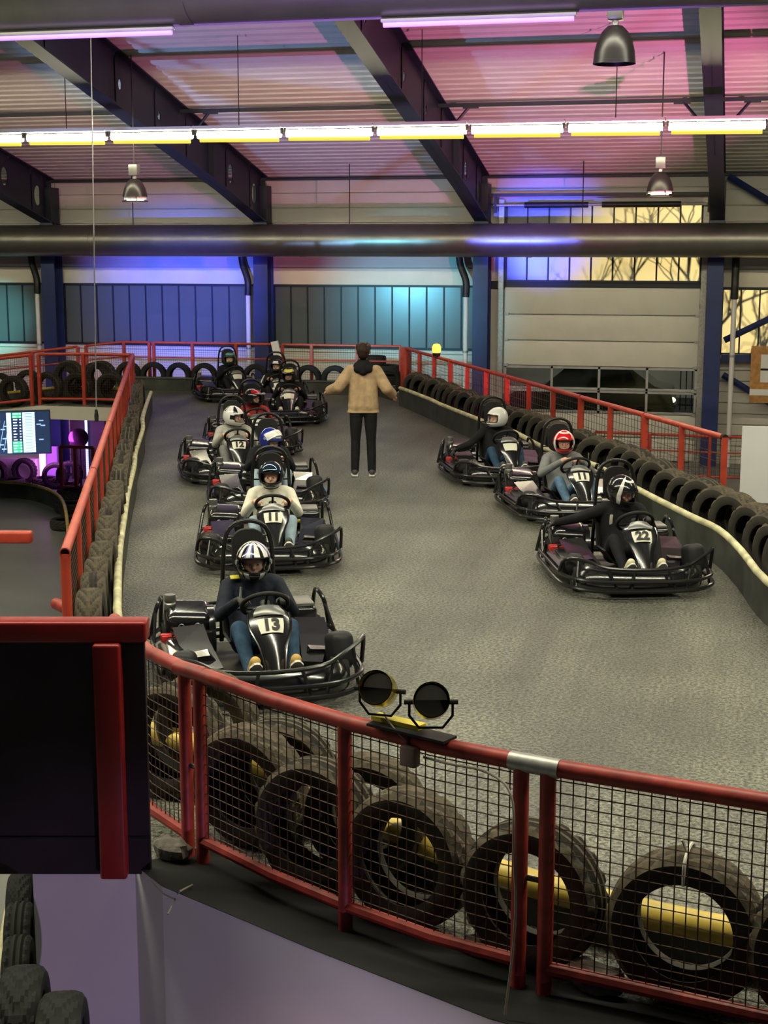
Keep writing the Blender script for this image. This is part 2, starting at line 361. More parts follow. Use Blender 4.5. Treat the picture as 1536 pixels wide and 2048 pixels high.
# ---- deck of the upper track
def poly_slab(name, pts, z, th, m, label=None):
    b = MB(); n = len(pts)
    b.add([(x, y, z) for x, y in pts]+[(x, y, z-th) for x, y in pts], [tuple(range(n)), tuple(range(2*n-1, n-1, -1))]+[(i, i+n, (i+1) % n+n, (i+1) % n) for i in range(n)])
    return struct(b.build(name, m, smooth=False), label)
FW = [(-3.374, 6.432), (-2.881, 6.582), (-2.65, 6.376), (-2.112, 6.10), (-1.763, 5.92), (-0.877, 5.50), (0.15, 5.22), (1.5, 5.02), (3.2, 4.95)]
LD = Vector((-11.46+4.5, 26.84-9.26)).normalized()
def LF(Y): return -4.5+(Y-9.26)*LD.x/LD.y
deck = [(x, y+0.05) for x, y in FW]+[(3.4, 12.0), (2.2, 14.6), (0.35, 17.0), (-6.35, 30.75), (-13.3, 30.75), (-13.3, 26.75), (LF(26.75)-0.06, 26.75)]
poly_slab('floor', deck, 0.0, 0.28, 'asphalt', 'dark grey speckled asphalt deck of the upper kart track')
# descending ramp at the far side
rb = MB()
rb.add([(-13.3, 26.75, 0), (-13.3, 30.75, 0), (-19.5, 30.75, -0.75), (-19.5, 26.75, -0.75), (-13.3, 26.75, -.28), (-13.3, 30.75, -.28), (-19.5, 30.75, -1.03), (-19.5, 26.75, -1.03)],
       [(0, 1, 2, 3), (7, 6, 5, 4), (0, 4, 5, 1), (1, 5, 6, 2), (2, 6, 7, 3), (3, 7, 4, 0)])
struct(rb.build('floor_ramp', 'asphalt', smooth=False), 'asphalt ramp leading down from the far corner of the track')
def rampz(X): return 0.0 if X > -13.3 else (X+13.3)*0.75/6.2
# pale fascia along the inner far edge of the deck
fb = MB(); fb.box(((-13.4+LF(26.75))/2, 26.70, -0.15), (abs(-13.4-LF(26.75)), 0.04, 0.26))
struct(fb.build('trim_1', 'cream', smooth=False), 'cream fascia board under the far deck fence')
fb = MB(); a, b = V(-13.4, 26.70, -0.15), V(-19.5, 26.70, -0.90)
fb.add([a+V(0, .02, .13), b+V(0, .02, .13), b+V(0, .02, -.13), a+V(0, .02, -.13), a+V(0, -.02, .13), b+V(0, -.02, .13), b+V(0, -.02, -.13), a+V(0, -.02, -.13)],
       [(0, 1, 2, 3), (7, 6, 5, 4), (0, 4, 5, 1), (1, 5, 6, 2), (2, 6, 7, 3), (3, 7, 4, 0)])
struct(fb.build('trim_2', 'cream', smooth=False), 'cream fascia board under the ramp fence')
# white skirt wall under the near edge of the deck
wb = MB(); n = len(FW)
top = [(x, y, 0.0) for x, y in FW]; bot = [(x, y, LOW) for x, y in FW]
t2 = [(x+0.01, y+0.045, 0.0) for x, y in FW]; b2 = [(x+0.01, y+0.045, LOW) for x, y in FW]
wb.add(top+bot, [(i, i+1, n+i+1, n+i) for i in range(n-1)]); wb.add(t2+b2, [(n+i, n+i+1, i+1, i) for i in range(n-1)])
wb.add([top[0], bot[0], b2[0], t2[0]], [(0, 1, 2, 3)]); wb.add([top[-1], bot[-1], b2[-1], t2[-1]], [(0, 1, 2, 3)])
for i in range(n-1): wb.add([top[i], top[i+1], t2[i+1], t2[i]], [(0, 1, 2, 3)])
struct(wb.build('wall_front', 'white_board', smooth=False), 'white skirt wall under the near edge of the track deck')
# black ledge strip outside the near fence
lb = MB(); Lp_ = [V(x, y, .006) for x, y in FW[1:]]; L1 = []; L2 = []
for i, p in enumerate(Lp_):
    t = (Lp_[min(i+1, len(Lp_)-1)]-Lp_[max(i-1, 0)]).normalized(); nn = V(-t.y, t.x, 0); L1.append(p-nn*.004); L2.append(p+nn*.42)
lb.sheet([L1, L2])
struct(lb.build('trim_3', 'black_edge', smooth=False), 'black rubber ledge along the near deck edge')
# lower hall floor and raised area by the roller door
poly_slab('floor_lower', [(-30, -4), (12, -4), (12, WY), (-30, WY)], LOW, 0.2, 'lower_floor', 'smooth grey floor of the lower hall')
poly_slab('floor_platform', [(-6.2, 31.2), (0.9, 17.2), (8, 17.2), (8, WY), (-6.2, WY)], -1.7, 0.78, 'lower_floor', 'raised floor in front of the roller door')
poly_slab('ground_outside', [(-40, WY+0.6), (25, WY+0.6), (25, 70), (-40, 70)], -1.5, 0.2, 'street_ground', 'dark yard outside the hall')

# ---- roof
def roofz(Y): return EAVE+(WY-Y)*SL
b = MB(); X0, X1 = -28.0, 10.5; Y = WY+0.3; prof = []
while Y > -8:
    prof += [(Y, 0), (Y-0.03, 0.10), (Y-0.075, 0.10), (Y-0.105, 0)]; Y -= 0.27
vs = [(X0, y, roofz(y)+h) for y, h in prof]+[(X1, y, roofz(y)+h) for y, h in prof]; k = len(prof)
b.add(vs, [(i, i+1, k+i+1, k+i) for i in range(k-1)])
struct(b.build('ceiling', 'roof_sheet', smooth=False), 'ribbed white trapezoidal roof sheeting over the hall')
# ---- roof girders with holes in the web
def girder(X, n):
    root = thing('roof_girder', GIRDER_LABELS[n], 'girder', (X, 0, 0))
    y0, y1 = WY-0.25, -6.0; dep = 0.98
    tz = lambda y: roofz(y)-0.04
    bz = lambda y: tz(y)-dep-max(0, (y-30.5))*0.03
    # web: strips between holes, ring around each
    holes = [(32.6, 0.17), (31.0, 0.15), (28.6, 0.07), (27.0, 0.07), (25.2, 0.07), (22.5, 0.07)]
    b = MB(); cur = y0
    for hy, hr in holes:
        s = hr+0.12
        b.sheet([[V(0, cur, bz(cur)), V(0, cur, tz(cur))], [V(0, hy+s, bz(hy+s)), V(0, hy+s, tz(hy+s))]], 0.014)
        cz = (tz(hy)+bz(hy))/2; ns = 24; outer = []; inner = []
        for i in range(ns):
            a = 2*PI*(i+0.5)/ns; c, sn = math.cos(a), math.sin(a)
            inner.append(V(0, hy+hr*c, cz+hr*1.35*sn))
            kx = 1/max(abs(c), abs(sn)); yy = hy+s*c*kx; fr = sn*kx*0.5+0.5
            outer.append(V(0, yy, bz(yy)+(tz(yy)-bz(yy))*fr))
        b.add(inner+outer, [(i, (i+1) % ns, ns+(i+1) % ns, ns+i) for i in range(ns)])
        b.add([p+V(0.014, 0, 0) for p in inner+outer], [(i, (i+1) % ns, ns+(i+1) % ns, ns+i) for i in range(ns)])
        cur = hy-s
    b.sheet([[V(0, cur, bz(cur)), V(0, cur, tz(cur))], [V(0, y1, bz(y1)), V(0, y1, tz(y1))]], 0.014)
    b.build('web', 'navy_dark', root, smooth=False)
    for nm, f, w_ in (('top_flange', tz, 0.26), ('bottom_flange', bz, 0.30)):
        b = MB(); b.sheet([[V(-w_/2, y, f(y)), V(w_/2, y, f(y))] for y in (y0, 30.5, y1)], 0.025); b.build(nm, 'navy_dark', root, smooth=False)
    for yy in (33.1, 29.7, 20.0):
        b = MB(); b.box((0, yy, (tz(yy)+bz(yy))/2), (0.24, 0.015, dep-0.05)); b.build('stiffener', 'navy_dark', root, smooth=False)
    return root
GIRDER_LABELS = {0: 'navy roof girder over the far dark window bay', 1: 'navy roof girder above the column beside the far ramp', 2: 'navy roof girder above the column between blue and teal windows',
                 3: 'navy roof girder above the column between teal windows and roller door', 4: 'navy roof girder above the column with diagonal bracing beside the roller door',
                 5: 'navy roof girder above the window bay with the wooden sign', 6: 'navy roof girder at the gable end past the wooden sign'}
for i, X in enumerate(COLX[:6]): girder(X, i)
# ---- purlins with knee braces
for py, dz, rr, lab in ((28.15, 0.10, 0.035, 'thin dark purlin with knee braces under the pink lit roof'),):
    root = thing('purlin', lab, 'purlin', (0, py, roofz(py)-dz))
    b = MB(); b.box((-9, 0, 0), (38, rr*2, rr*2)); b.build('rail', 'navy_dark', root, smooth=False)
    if py > 26:
        for X in COLX[1:6]:
            for s in (-1, 1):
                b = MB(); b.tube([(X+s*0.14, 0, -0.55), (X+s*0.62, 0, 0)], 0.03, 6); b.box((X+s*0.62, 0, -0.03), (0.3, 0.05, 0.07)); b.build('knee_brace', 'navy_dark', root)
b = MB(); b.box((-9, WY-0.1, EAVE-0.02), (38, 0.14, 0.05)); struct(b.build('trim_4', 'navy_dark', smooth=False), 'dark eave angle where roof meets wall')

# ---- far wall
wall = MB()
for a, c in zip(COLX, COLX[1:]):
    dr = abs(a+5.71) < 0.01
    for z0, z1 in (((LOW, -1.7), (2.12, 2.30), (3.98, EAVE+.3)) if dr else ((LOW, 0.72), (2.2, EAVE+.3))):
        wall.box(((a+c)/2, WY+0.13, (z0+z1)/2), (c-a, 0.10, z1-z0))
for x0_, x1_ in ((COLX[3], atY(1010, 600, WY).x-0.14), (atY(1400, 600, WY).x+0.12, COLX[4])): wall.box(((x0_+x1_)/2, WY+0.13, 1.2), (x1_-x0_, 0.10, 5.8))
wall_back = struct(wall.build('wall_back', 'siding', smooth=False), 'pale panelled far wall of the hall with window bands')
_bcache = {}
def board(kind, L, h, m):
    k = (kind, round(L, 3), round(h, 3), m)
    if k not in _bcache:
        b = MB(); b.rbox((0, 0, 0), (L-0.01, 0.05, h-0.012), 0.01, seg=1); _bcache[k] = b.mesh(kind, m, smooth=False)
    return _bcache[k]
for bi, (a, c) in enumerate(zip(COLX, COLX[1:])):
    L = c-a; mx = (a+c)/2; dr = bi == 3
    def put(z0, z1, kind, m):
        o = link(kind, board(kind, L, z1-z0, m), wall_back); o.location = (mx, WY+0.05, (z0+z1)/2)
    if not dr:
        z = LOW
        while z < 0.70: put(z, min(z+0.24, 0.74), 'siding_board', 'siding'); z += 0.24
        put(2.18, 2.58, 'cream_panel', 'cream')
        z = 2.58
    else:
        put(2.12, 2.30, 'lintel', 'navy_dark'); z = 4.0
    while z < EAVE-0.05: put(z, min(z+0.34, EAVE), 'wall_panel', 'roof_sheet'); z += 0.34
# ---- columns
for i, X in enumerate(COLX[:6]):
    lab = ['navy steel column at the far end of the window wall', 'navy steel column behind the ramp fence with white spot', 'navy steel column between blue and teal window bands', 'navy steel column between teal windows and white roller door',
           'navy steel column carrying diagonal braces beside the roller door', 'navy steel column past the wooden sign'][i]
    root = thing('steel_column', lab, 'column', (X, WY-0.28, LOW))
    hh = 3.60-LOW
    for nm, y in (('front_flange', -0.22), ('rear_flange', 0.22)):
        b = MB(); b.box((0, y, hh/2), (0.34, 0.025, hh)); b.build(nm, 'navy', root, smooth=False)
    b = MB(); b.box((0, 0, hh/2+.0), (0.016, 0.44, hh)); b.build('web', 'navy', root, smooth=False)
    b = MB(); b.box((0, 0, 0.012), (0.5, 0.6, 0.024)); b.build('base_plate', 'navy', root, smooth=False)
    b = MB(); b.box((0, 0, hh+0.42), (0.30, 0.44, 0.84)); b.build('haunch', 'navy_dark', root, smooth=False)
    if i >= 1:
        # rainwater pipe with an elbow up at the duct
        p = thing('drain_pipe', ['', 'grey drain pipe beside the column behind the ramp', 'white drain pipe beside the column between blue and teal windows', 'white drain pipe beside the column left of nothing but teal windows', 'long pale drain pipe in front of the bracing by the roller door', 'pale drain pipe past the wooden sign'][i].replace('left of nothing but teal windows', 'next to the roller door'), 'pipe', (X, WY-0.42, LOW))
        sx = 0.42 if i == 4 else -0.34
        b = MB(); b.tube([(sx, 0, 0.05), (sx, 0, 2.0), (sx, 0, 4.45)], 0.055, 12); b.build('pipe', 'white_board', p)
        b = MB(); b.tube(smooth_path([(sx, 0, 4.45), (sx, 0, 4.8), (sx-0.16 if i < 4 else sx, 0.1, 5.2), (sx-0.2 if i < 4 else sx, 0.12, 5.7)], 4), 0.08, 12); b.build('elbow', 'dark_metal', p)
        b = MB()
        for z in (1.4, 3.2): b.tube([(sx, 0, z), (sx, 0, z+0.05)], 0.068, 12)
        b.build('bracket', 'galv', p)
# ---- window bands
def window(n, x0, x1, z0, z1, npan, label, cover=0):
    root = MB()
    t = 0.05
    for z in (z0, z1): root.box(((x0+x1)/2, WY+0.03, z), (x1-x0, 0.09, t))
    for x in (x0, x1): root.box((x, WY+0.03, (z0+z1)/2), (t, 0.09, z1-z0))
    o = struct(root.build('window_%d' % n, 'navy_dark', smooth=False), label)
    pw = (x1-x0)/npan
    bb = MB(); hw, hz_ = (pw-0.03)/2, (z1-z0-t)/2; bb.add([(-hw, 0, -hz_), (hw, 0, -hz_), (hw, 0, hz_), (-hw, 0, hz_)], [(0, 1, 2, 3)]); me = bb.mesh('pane', 'frosted', smooth=False)
    mb = MB(); mb.box((0, 0, 0), (0.028, 0.05, z1-z0-t)); mm = mb.mesh('mullion', 'navy_dark', smooth=False)
    for i in range(npan):
        p = link('pane', me, o); p.location = (x0+pw*(i+0.5), WY+0.04, (z0+z1)/2)
        if i: q = link('mullion', mm, o); q.location = (x0+pw*i, WY+0.035, (z0+z1)/2)
wl = {0: 'window band of frosted panes at the far end of the wall', 1: 'frosted window band lit deep blue behind the far fence', 2: 'frosted window band lit teal behind the standing person', 4: 'frosted window band glowing yellow behind the wooden sign', 5: 'frosted window band past the wooden sign'}
k = 1
wl = {0: 'frosted window band with a teal glow behind the ramp', 1: wl[1], 2: wl[2], 4: wl[4], 5: wl[5]}
for i, (a, c) in enumerate(zip(COLX, COLX[1:])):
    if i == 3: continue
    window(k, a+0.16, c-0.12, 0.74, 2.17, 12, wl[i]); k += 1
# window over the roller door
DX0, DX1 = atY(1010, 600, WY).x, atY(1400, 600, WY).x
window(k, DX0, DX1, 2.30, 3.98, 9, 'frosted window over the roller door with branch shadows')
# ---- roller door
droot = MB()
for x in (DX0-0.09, DX1+0.07): droot.box((x, WY-0.02, 1.2), (0.12, 0.14, 5.8))
door = struct(droot.build('door_1', 'galv', smooth=False), 'white sectional roller door with two glazed rows')
DW = DX1-DX0
zs = [2.17, 1.56, 0.98, 0.41, -0.12, -0.64, -1.16, -1.68]
for i, (zt, zb) in enumerate(zip(zs, zs[1:])):
    if i in (3, 4):
        fr = MB(); hh = zt-zb
        for z in (zt-0.03, zb+0.03): fr.box(((DX0+DX1)/2, WY+0.0, z), (DW, 0.06, 0.05))
        for j in range(5): fr.box((DX0+0.03+(DW-0.06)*j/4, WY, (zt+zb)/2), (0.05, 0.06, hh))
        sec = fr.build('glazed_section', 'pale_metal', door, smooth=False)
        for j in range(4):
            g = MB(); g.box((DX0+0.03+(DW-0.06)*(j+0.5)/4, WY, (zt+zb)/2), ((DW-0.06)/4-0.05, 0.012, hh-0.09)); g.build('pane', 'glass', sec, smooth=False)
    else:
        pn = MB(); pn.rbox(((DX0+DX1)/2, WY, (zt+zb)/2), (DW, 0.06, zt-zb-0.02), 0.012, seg=2); pn.build('door_panel', 'door_white', door)
    sm = MB(); sm.box(((DX0+DX1)/2, WY+0.04, zb), (DW, 0.02, 0.07)); sm.build('joint_seal', 'galv', door, smooth=False)
    for x in (DX0+0.05, DX1-0.05):
        h_ = MB(); h_.box((x, WY-0.045, zb+0.01), (0.09, 0.04, 0.06)); h_.build('hinge', 'galv', door, smooth=False)
# spring shaft above the door
root = thing('door_spring_shaft', 'dark torsion spring shaft above the roller door window', 'door spring', (0, WY-0.25, 3.97))
b = MB(); b.tube([(DX0-0.25, 0, 0), (DX1+0.1, 0, 0)], 0.03, 10); b.build('shaft', 'galv', root)
for x0, x1 in ((DX0+0.45, DX0+1.85), (DX0+2.15, DX0+3.85)):
    b = MB(); b.tube([(x0, 0, 0), (x1, 0, 0)], 0.065, 14); b.build('spring', 'dark_metal', root)
b = MB(); b.box(((DX0+DX1)/2-0.1, -0.05, 0.22), (DW+0.75, 0.07, 0.07)); b.build('carrier_rail', 'dark_metal', root, smooth=False)
for x in (DX0-0.2, DX1+0.12):
    b = MB(); b.box((x, 0, 0.04), (0.05, 0.12, 0.42)); b.build('bracket', 'dark_metal', root, smooth=False)
# ---- bracing right of the door
for z0, z1, x0, x1, lab in ((4.55, 3.4, -0.4, 1.5, 'navy diagonal brace high beside the roller door column'), (1.05, 2.1, -0.35, 1.7, 'navy diagonal brace rising across the yellow lit window'), (0.30, -0.6, -0.35, 1.2, 'navy diagonal brace falling behind the wooden sign')):
    b = MB(); b.tube([(x0, WY-0.2, z0), (x1, WY-0.2, z1)], 0.07, 4); tag(b.build('diagonal_brace', 'navy', smooth=False), lab, 'brace')
b = MB(); b.box((1.2, WY-0.22, 0.67), (3.2, 0.08, 0.16)); tag(b.build('cross_beam', 'navy', smooth=False), 'navy horizontal beam under the yellow lit window', 'beam')

# ---- ducts
def duct(Y, z, r, lab, collar_step):
    root = thing('ventilation_duct', lab, 'duct', (0, Y, z))
    M = Matrix.Rotation(PI/2, 4, 'Y')
    b = MB(); b.tube([(-26, 0, 0), (-10, 0, 0), (9, 0, 0)], r, 48); b.build('pipe', 'duct', root)
    x = -25.0
    while x < 9:
        b = MB(); b.tube([(x, 0, 0), (x+0.12, 0, 0)], r+0.008, 48); b.build('joint_collar', 'duct', root); x += collar_step
    x = -24
    while x < 9:
        b = MB(); b.tube([(x, 0, r), (x, 0, roofz(Y)-z)], 0.012, 6); b.build('hanger_rod', 'dark_metal', root); x += 5.15
    return root
duct(32.35, 3.20, 0.36, 'long grey ventilation duct running along the far wall', 5.1)
dz = atY(768, 36, 12.0).z
duct(12.0, dz+0.36, 0.36, 'nearer ventilation duct high over the track', 5.1)

# ---- fluorescent strip row
SY = 24.5; sz = 0.5*(atY(0, 262, SY).z+atY(1536, 237, SY).z)
hb = MB(); hb.box((0, 0, 0.0), (1.56, 0.34, 0.05)); HM = hb.mesh('housing', 'strip_house', smooth=False)
tb = MB(); tb.tube([(-0.74, 0, -0.115), (0.74, 0, -0.115)], 0.06, 12); TM = tb.mesh('tube', 'strip_white')
yb = MB(); yb.tube([(-0.70, 0, -0.20), (0.70, 0, -0.215)], 0.036, 10); YM = yb.mesh('lens', 'strip_bloom')  # lens: added bar standing in for the tube's yellow bloom
eb = MB()
for s in (-1, 1): eb.box((s*0.755, 0, -0.07), (0.03, 0.09, 0.1))
EM = eb.mesh('end_cap', 'dark_metal', smooth=False)
wb_ = MB(); wb_.tube([(0, 0, 0.03), (0, 0, roofz(SY)-sz-0.02)], 0.008, 5); WM = wb_.mesh('hanger_wire', 'dark_metal')
x0 = atY(50, 262, SY).x
for i in range(-6, 16):
    root = thing('strip_light', 'glowing fluorescent strip lamp in the row hung under the roof', 'strip light', (x0+0.79+1.58*i, SY, sz), 0, 'fluorescent strips in one row across the hall')
    for nm, me in (('housing', HM), ('tube', TM), ('lens', YM), ('end_cap', EM)): link(nm, me, root)  # the lens mesh is only the painted bloom under the tube
    if i % 2 == 0: link('hanger_wire', WM, root)
# violet strips under the nearer duct
for px0, px1 in ((-40, 352), (765, 1155), (1560, 1950)):
    a = atY(px0, 48 if px0 < 0 else (31 if px0 < 1000 else 4), 12.0); c = atY(px1, 43 if px1 < 400 else 18, 12.0)
    L = c.x-a.x; z = dz-0.05
    root = thing('violet_strip_light', 'violet lit strip lamp under the nearer duct', 'strip light', ((a.x+c.x)/2, 11.95, z), 0, 'violet strips under the nearer duct')
    b = MB(); b.rbox((0, 0, 0.02), (L, 0.06, 0.03), 0.01); b.build('housing', 'strip_house', root)
    b = MB(); b.tube([(-L/2+0.02, 0, -0.01), (L/2-0.02, 0, -0.01)], 0.022, 10); b.build('tube', 'strip_violet', root)
b = MB(); b.box((-6, 11.98, dz-0.0), (34, 0.03, 0.02)); tag(b.build('cable_tray', 'kart_white', smooth=False), 'thin pale cable tray along the underside of the nearer duct', 'cable tray')

# ---- high-bay lamps
def highbay(px, py, D, lab, lit):
    p = atD(px, py, D); root = thing('pendant_lamp', lab, 'lamp', p)
    prof = [(0.03, 0.27), (0.08, 0.26), (0.14, 0.20), (0.19, 0.10), (0.215, 0.0), (0.222, -0.05)] if lit else [(0.03, 0.27), (0.08, 0.26), (0.14, 0.20), (0.19, 0.10), (0.215, 0.0), (0.225, -0.11), (0.228, -0.13)]
    b = MB(); b.lathe(prof, 32); b.lathe([(r_-0.008, z) for r_, z in prof], 32); b.build('shade', 'lamp_shell', root)
    b = MB(); b.lathe([(0.0, 0.0), (0.195, -0.02), (0.20, -0.09)], 32); b.build('reflector', 'lamp_inner', root)
    if lit:
        b = MB(); b.tube([(0, 0, -0.03), (0, 0, -0.12)], 0.15, 24); b.build('bulb', 'lamp_glow', root)
        b = MB(); b.lathe([(0.205, -0.125), (0.23, -0.12), (0.23, -0.14), (0.205, -0.14), (0.205, -0.125)], 32); b.build('rim', 'lamp_shell', root)
        for a_ in range(3): b = MB(); b.tube([(0.218*math.cos(a_*2.1+1), 0.218*math.sin(a_*2.1+1), -0.05), (0.218*math.cos(a_*2.1+1), 0.218*math.sin(a_*2.1+1), -0.13)], 0.008, 6); b.build('rim_stay', 'lamp_shell', root)
    b = MB(); b.tube([(0, 0, 0.26), (0, 0, 0.34)], 0.035, 10); b.build('neck', 'pale_metal', root)
    b = MB(); b.rbox((0, 0, 0.42), (0.17, 0.17, 0.20), 0.02); b.build('ballast_box', 'kart_grey', root)
    zr = roofz(p.y)-p.z
    b = MB(); b.tube([(0, 0, 0.5), (0, 0, zr)], 0.012, 6); b.build('rod', 'dark_metal', root)
    return p
highbay(1229, 103, 15.8, 'large unlit dome pendant lamp near the closer duct', False)
highbay(270, 388, 26.5, 'lit dome pendant lamp between the navy girders', True)
highbay(1320, 376, 25.0, 'lit dome pendant lamp in front of the roller door', True)
# ---- hanging cable with plug
p = atD(193, 835, 22.0)
root = thing('hanging_cable', 'thin cable hanging from the roof with a black plug', 'cable', (p.x, p.y, p.z))
b = MB(); b.tube([(0, 0, 0.1), (0.05, 0.01, 2.5), (0.13, 0.03, roofz(p.y)-p.z)], 0.009, 6); b.build('wire', 'pale_metal', root)
b = MB(); b.tube([(0, 0, -0.06), (0, 0, 0.02), (0, 0, 0.12)], [0.03, 0.035, 0.02], 8); b.build('plug', 'dark_metal', root)
# ================================================================== FENCES
def fence(label, pts, h=1.0, rail=0.03, post=0.028, pitch=0.05, wr=0.0022, mid=None, bottom=0.12, square=False, posts=None, group=None, mat='red_paint', deeper=0.0, name='fence_section'):
    pts = [Vector(p) for p in pts]; o = pts[0]
    root = thing(name, label, 'fence', o, 0, group); L = [p-o for p in pts]
    up = Vector((0, 0, 1))
    b = MB(); b.tube([p+up*h for p in L], rail, 16); b.build('top_rail', mat, root)
    b = MB(); b.tube([p+up*bottom for p in L], rail*0.8, 8); b.build('bottom_rail', mat, root)
    if mid: b = MB(); b.tube([p+up*mid for p in L], rail*0.6, 6); b.build('middle_rail', mat, root)
    for i in (posts if posts is not None else range(len(L))):
        b = MB(); p = L[i]
        if square: b.box(p+up*(h/2-deeper/2), (post*2, post*2, h+deeper))
        else: b.tube([p-up*deeper, p+up*(h-0.01)], post, 12)
        b.build('post', mat, root)
    b = MB()
    for p, q in zip(L, L[1:]):
        d = q-p; n = max(1, int(round(d.length/pitch)))
        for i in range(n+1):
            c = p+d*(i/n); b.tube([c+up*bottom, c+up*h], wr, 4, cap=False)
        k = int((h-bottom)/pitch)
        for j in range(1, k+1):
            z = bottom+(h-bottom)*j/(k+1); b.tube([p+up*z, q+up*z], wr, 4, cap=False)
    b.build('wire_mesh', 'wire', root, smooth=False, kind='stuff')
    return root
# near fence along the front edge of the deck
def fp(px, py): v = at(px, py, 1.0); return V(v.x, v.y, 0)
ff = dict(rail=0.037, post=0.034, pitch=0.052, wr=0.0028, mat='red_worn', deeper=0.0)
f_a, f_b = fp(368, 1338), fp(398, 1347)
fence('worn red railing section with wire mesh partly behind the dark board', [f_a+V(-0.75, 0.85, 0), f_a+V(-0.30, 0.26, 0), f_a], posts=[0, 2], **ff)
f_m, f_c, f_d = fp(689, 1443), fp(1043, 1524), fp(1097, 1534)
fence('worn red railing section with wire mesh carrying the two spotlights', [f_b, fp(540, 1398), f_m, fp(870, 1490), f_c], posts=[0, 2, 4], **ff)
f_e = fp(1536, 1605); ed = (f_e-f_d)
fence('worn red railing section with wire mesh at the outer end of the near fence', [f_d, f_d+ed*0.55, f_e, f_e+ed*1.15+V(0, 0.05, 0), f_e+ed*2.3+V(0, 0.12, 0)], posts=[0, 3, 4], **ff)
for i, (p, q, lab) in enumerate(((f_a, f_b, 'dark tie clamp joining railing posts beside the dark board'), (f_c, f_d, 'silver clamp joining the near railing posts past the spotlights'))):
    m = (p+q)/2; d = (q-p).normalized()
    root = thing('rail_clamp', lab, 'clamp', m+V(0, 0, 0.9))
    b = MB(); b.tube([d*(-(q-p).length/2-0.05)+V(0, 0, 0.1), d*((q-p).length/2+0.05)+V(0, 0, 0.1)], 0.040, 16); b.build('sleeve', 'galv' if i else 'red_worn', root)
    b = MB(); b.tube([d*(-(q-p).length/2-0.03)+V(0, 0, -0.40), d*((q-p).length/2+0.03)+V(0, 0, -0.40)], 0.012, 6); b.build('tie', 'dark_metal', root)
# fence along the side over the lower hall
def lf(Y, z=0): return V(LF(Y), Y, z)
seg = 3.5; Y = 9.26; i = 0
side_labels = ['red mesh fence section with open pipe end over the lower floor', 'red mesh fence section second from the open pipe end', 'red mesh fence section third from the open pipe end', 'red mesh fence section fourth from the open pipe end', 'red mesh fence section meeting the ramp fence at the corner']
while i < 5:
    Y1 = 9.26+(26.84-9.26)*(i+1)/5; pts = [lf(Y+(Y1-Y)*j/3+(0.04 if j == 0 and i else 0)) for j in range(4)]
    fs_ = fence(side_labels[i], pts, posts=[0, 1, 2, 3], rail=0.036, post=0.036, square=False, name='fence_section'); Y = Y1; i += 1
    if i == 1: side0 = fs_
d = V(-LD.x, -LD.y, 0).normalized(); T_ = Matrix.Translation(V(0, 0, 1.0)) @ d.to_track_quat('Z', 'Y').to_matrix().to_4x4()
b = MB(); b.lathe([(0.030, -0.02), (0.0385, -0.02), (0.0385, 0.03), (0.030, 0.03), (0.030, -0.02)], 20, T_); b.lathe([(0.0, 0.012), (0.030, 0.012)], 20, T_, mi=1)
b.build('pipe_end', ['red_worn', 'black_edge'], side0)
# inner ramp fence
def rp(X, Y): return V(X, Y, rampz(X))
fence('orange-red mesh fence section above the cream fascia', [V(LF(26.84)-0.05, 26.84, 0), V(-12.5, 26.84, 0), V(-13.45, 26.84, rampz(-13.45))], rail=0.032, post=0.03, square=True)
fence('orange-red mesh fence section dropping along the ramp above the screen', [rp(-13.62, 26.84), rp(-15.3, 26.84), rp(-17.0, 26.84), rp(-18.6, 26.84)], rail=0.032, post=0.03, square=True)
# outer far fence
FY = 30.45
fence('dark red mesh fence section behind the ramp tyres', [rp(-18.8, FY), rp(-17.0, FY), rp(-15.4, FY), rp(-14.3, FY)], rail=0.028, post=0.03, square=True, mid=0.68)
fence('dark red mesh fence section behind the far left bend', [rp(-14.1, FY), V(-13.2, FY, 0), V(-12.6, FY, 0)], rail=0.028, post=0.03, square=True, mid=0.68)
fence('red mesh fence section behind the green helmet driver', [V(-12.5, FY, 0), V(-11.6, FY, 0), V(-10.6, FY, 0), V(-9.65, FY, 0)], rail=0.028, post=0.03, square=True, mid=0.68)
fence('red mesh fence section behind the standing person', [V(-9.55, FY, 0), V(-8.9, FY, 0), V(-7.9, FY, 0), V(-6.95, FY, 0)], rail=0.028, post=0.03, square=True, mid=0.68)
# fence along the roller door side
ra = at(812, 697, 1.0); rb_ = at(1450, 875, 1.0); ra.z = rb_.z = 0; rd = rb_-ra
rl = ['red mesh fence section at the far corner by the tyre stack', 'red mesh fence section in front of the teal window column', 'red mesh fence section in front of the roller door start', 'red mesh fence section across the middle of the roller door', 'red mesh fence section ending in an open black pipe beside the white board']
n = 14
idx = [0, 3, 6, 9, 11, 13]
for s in range(5):
    pts = [ra+rd*((idx[s]+(idx[s+1]-idx[s])*j/(idx[s+1]-idx[s]))/13+(0.003 if j == 0 and s else 0)) for j in range(idx[s+1]-idx[s]+1)]
    last = fence(rl[s], pts, rail=0.033, post=0.034, square=True, pitch=0.1 if s else 0.06, wr=0.003)
b = MB(); d = rd.normalized(); b.lathe([(0.0, 0.0), (0.034, 0.0), (0.036, -0.06)], 16, Matrix.Translation(rb_-last.location+V(0, 0, 1.0)+d*0.012) @ d.to_track_quat('Z', 'Y').to_matrix().to_4x4())
b.build('pipe_end', 'black_edge', last)
# small fence on the raised floor in front of the door
z = -0.75
q = [at(px, py, z) for px, py in ((1190, 864), (1300, 868), (1420, 873), (1536, 876), (1660, 880))]
q = [V(v.x, v.y, -1.7) for v in q]
fence('red mesh fence on the raised floor behind the roller door side fence', q, h=0.95, rail=0.03, post=0.03, square=True, mid=0.62, pitch=0.1, wr=0.003)
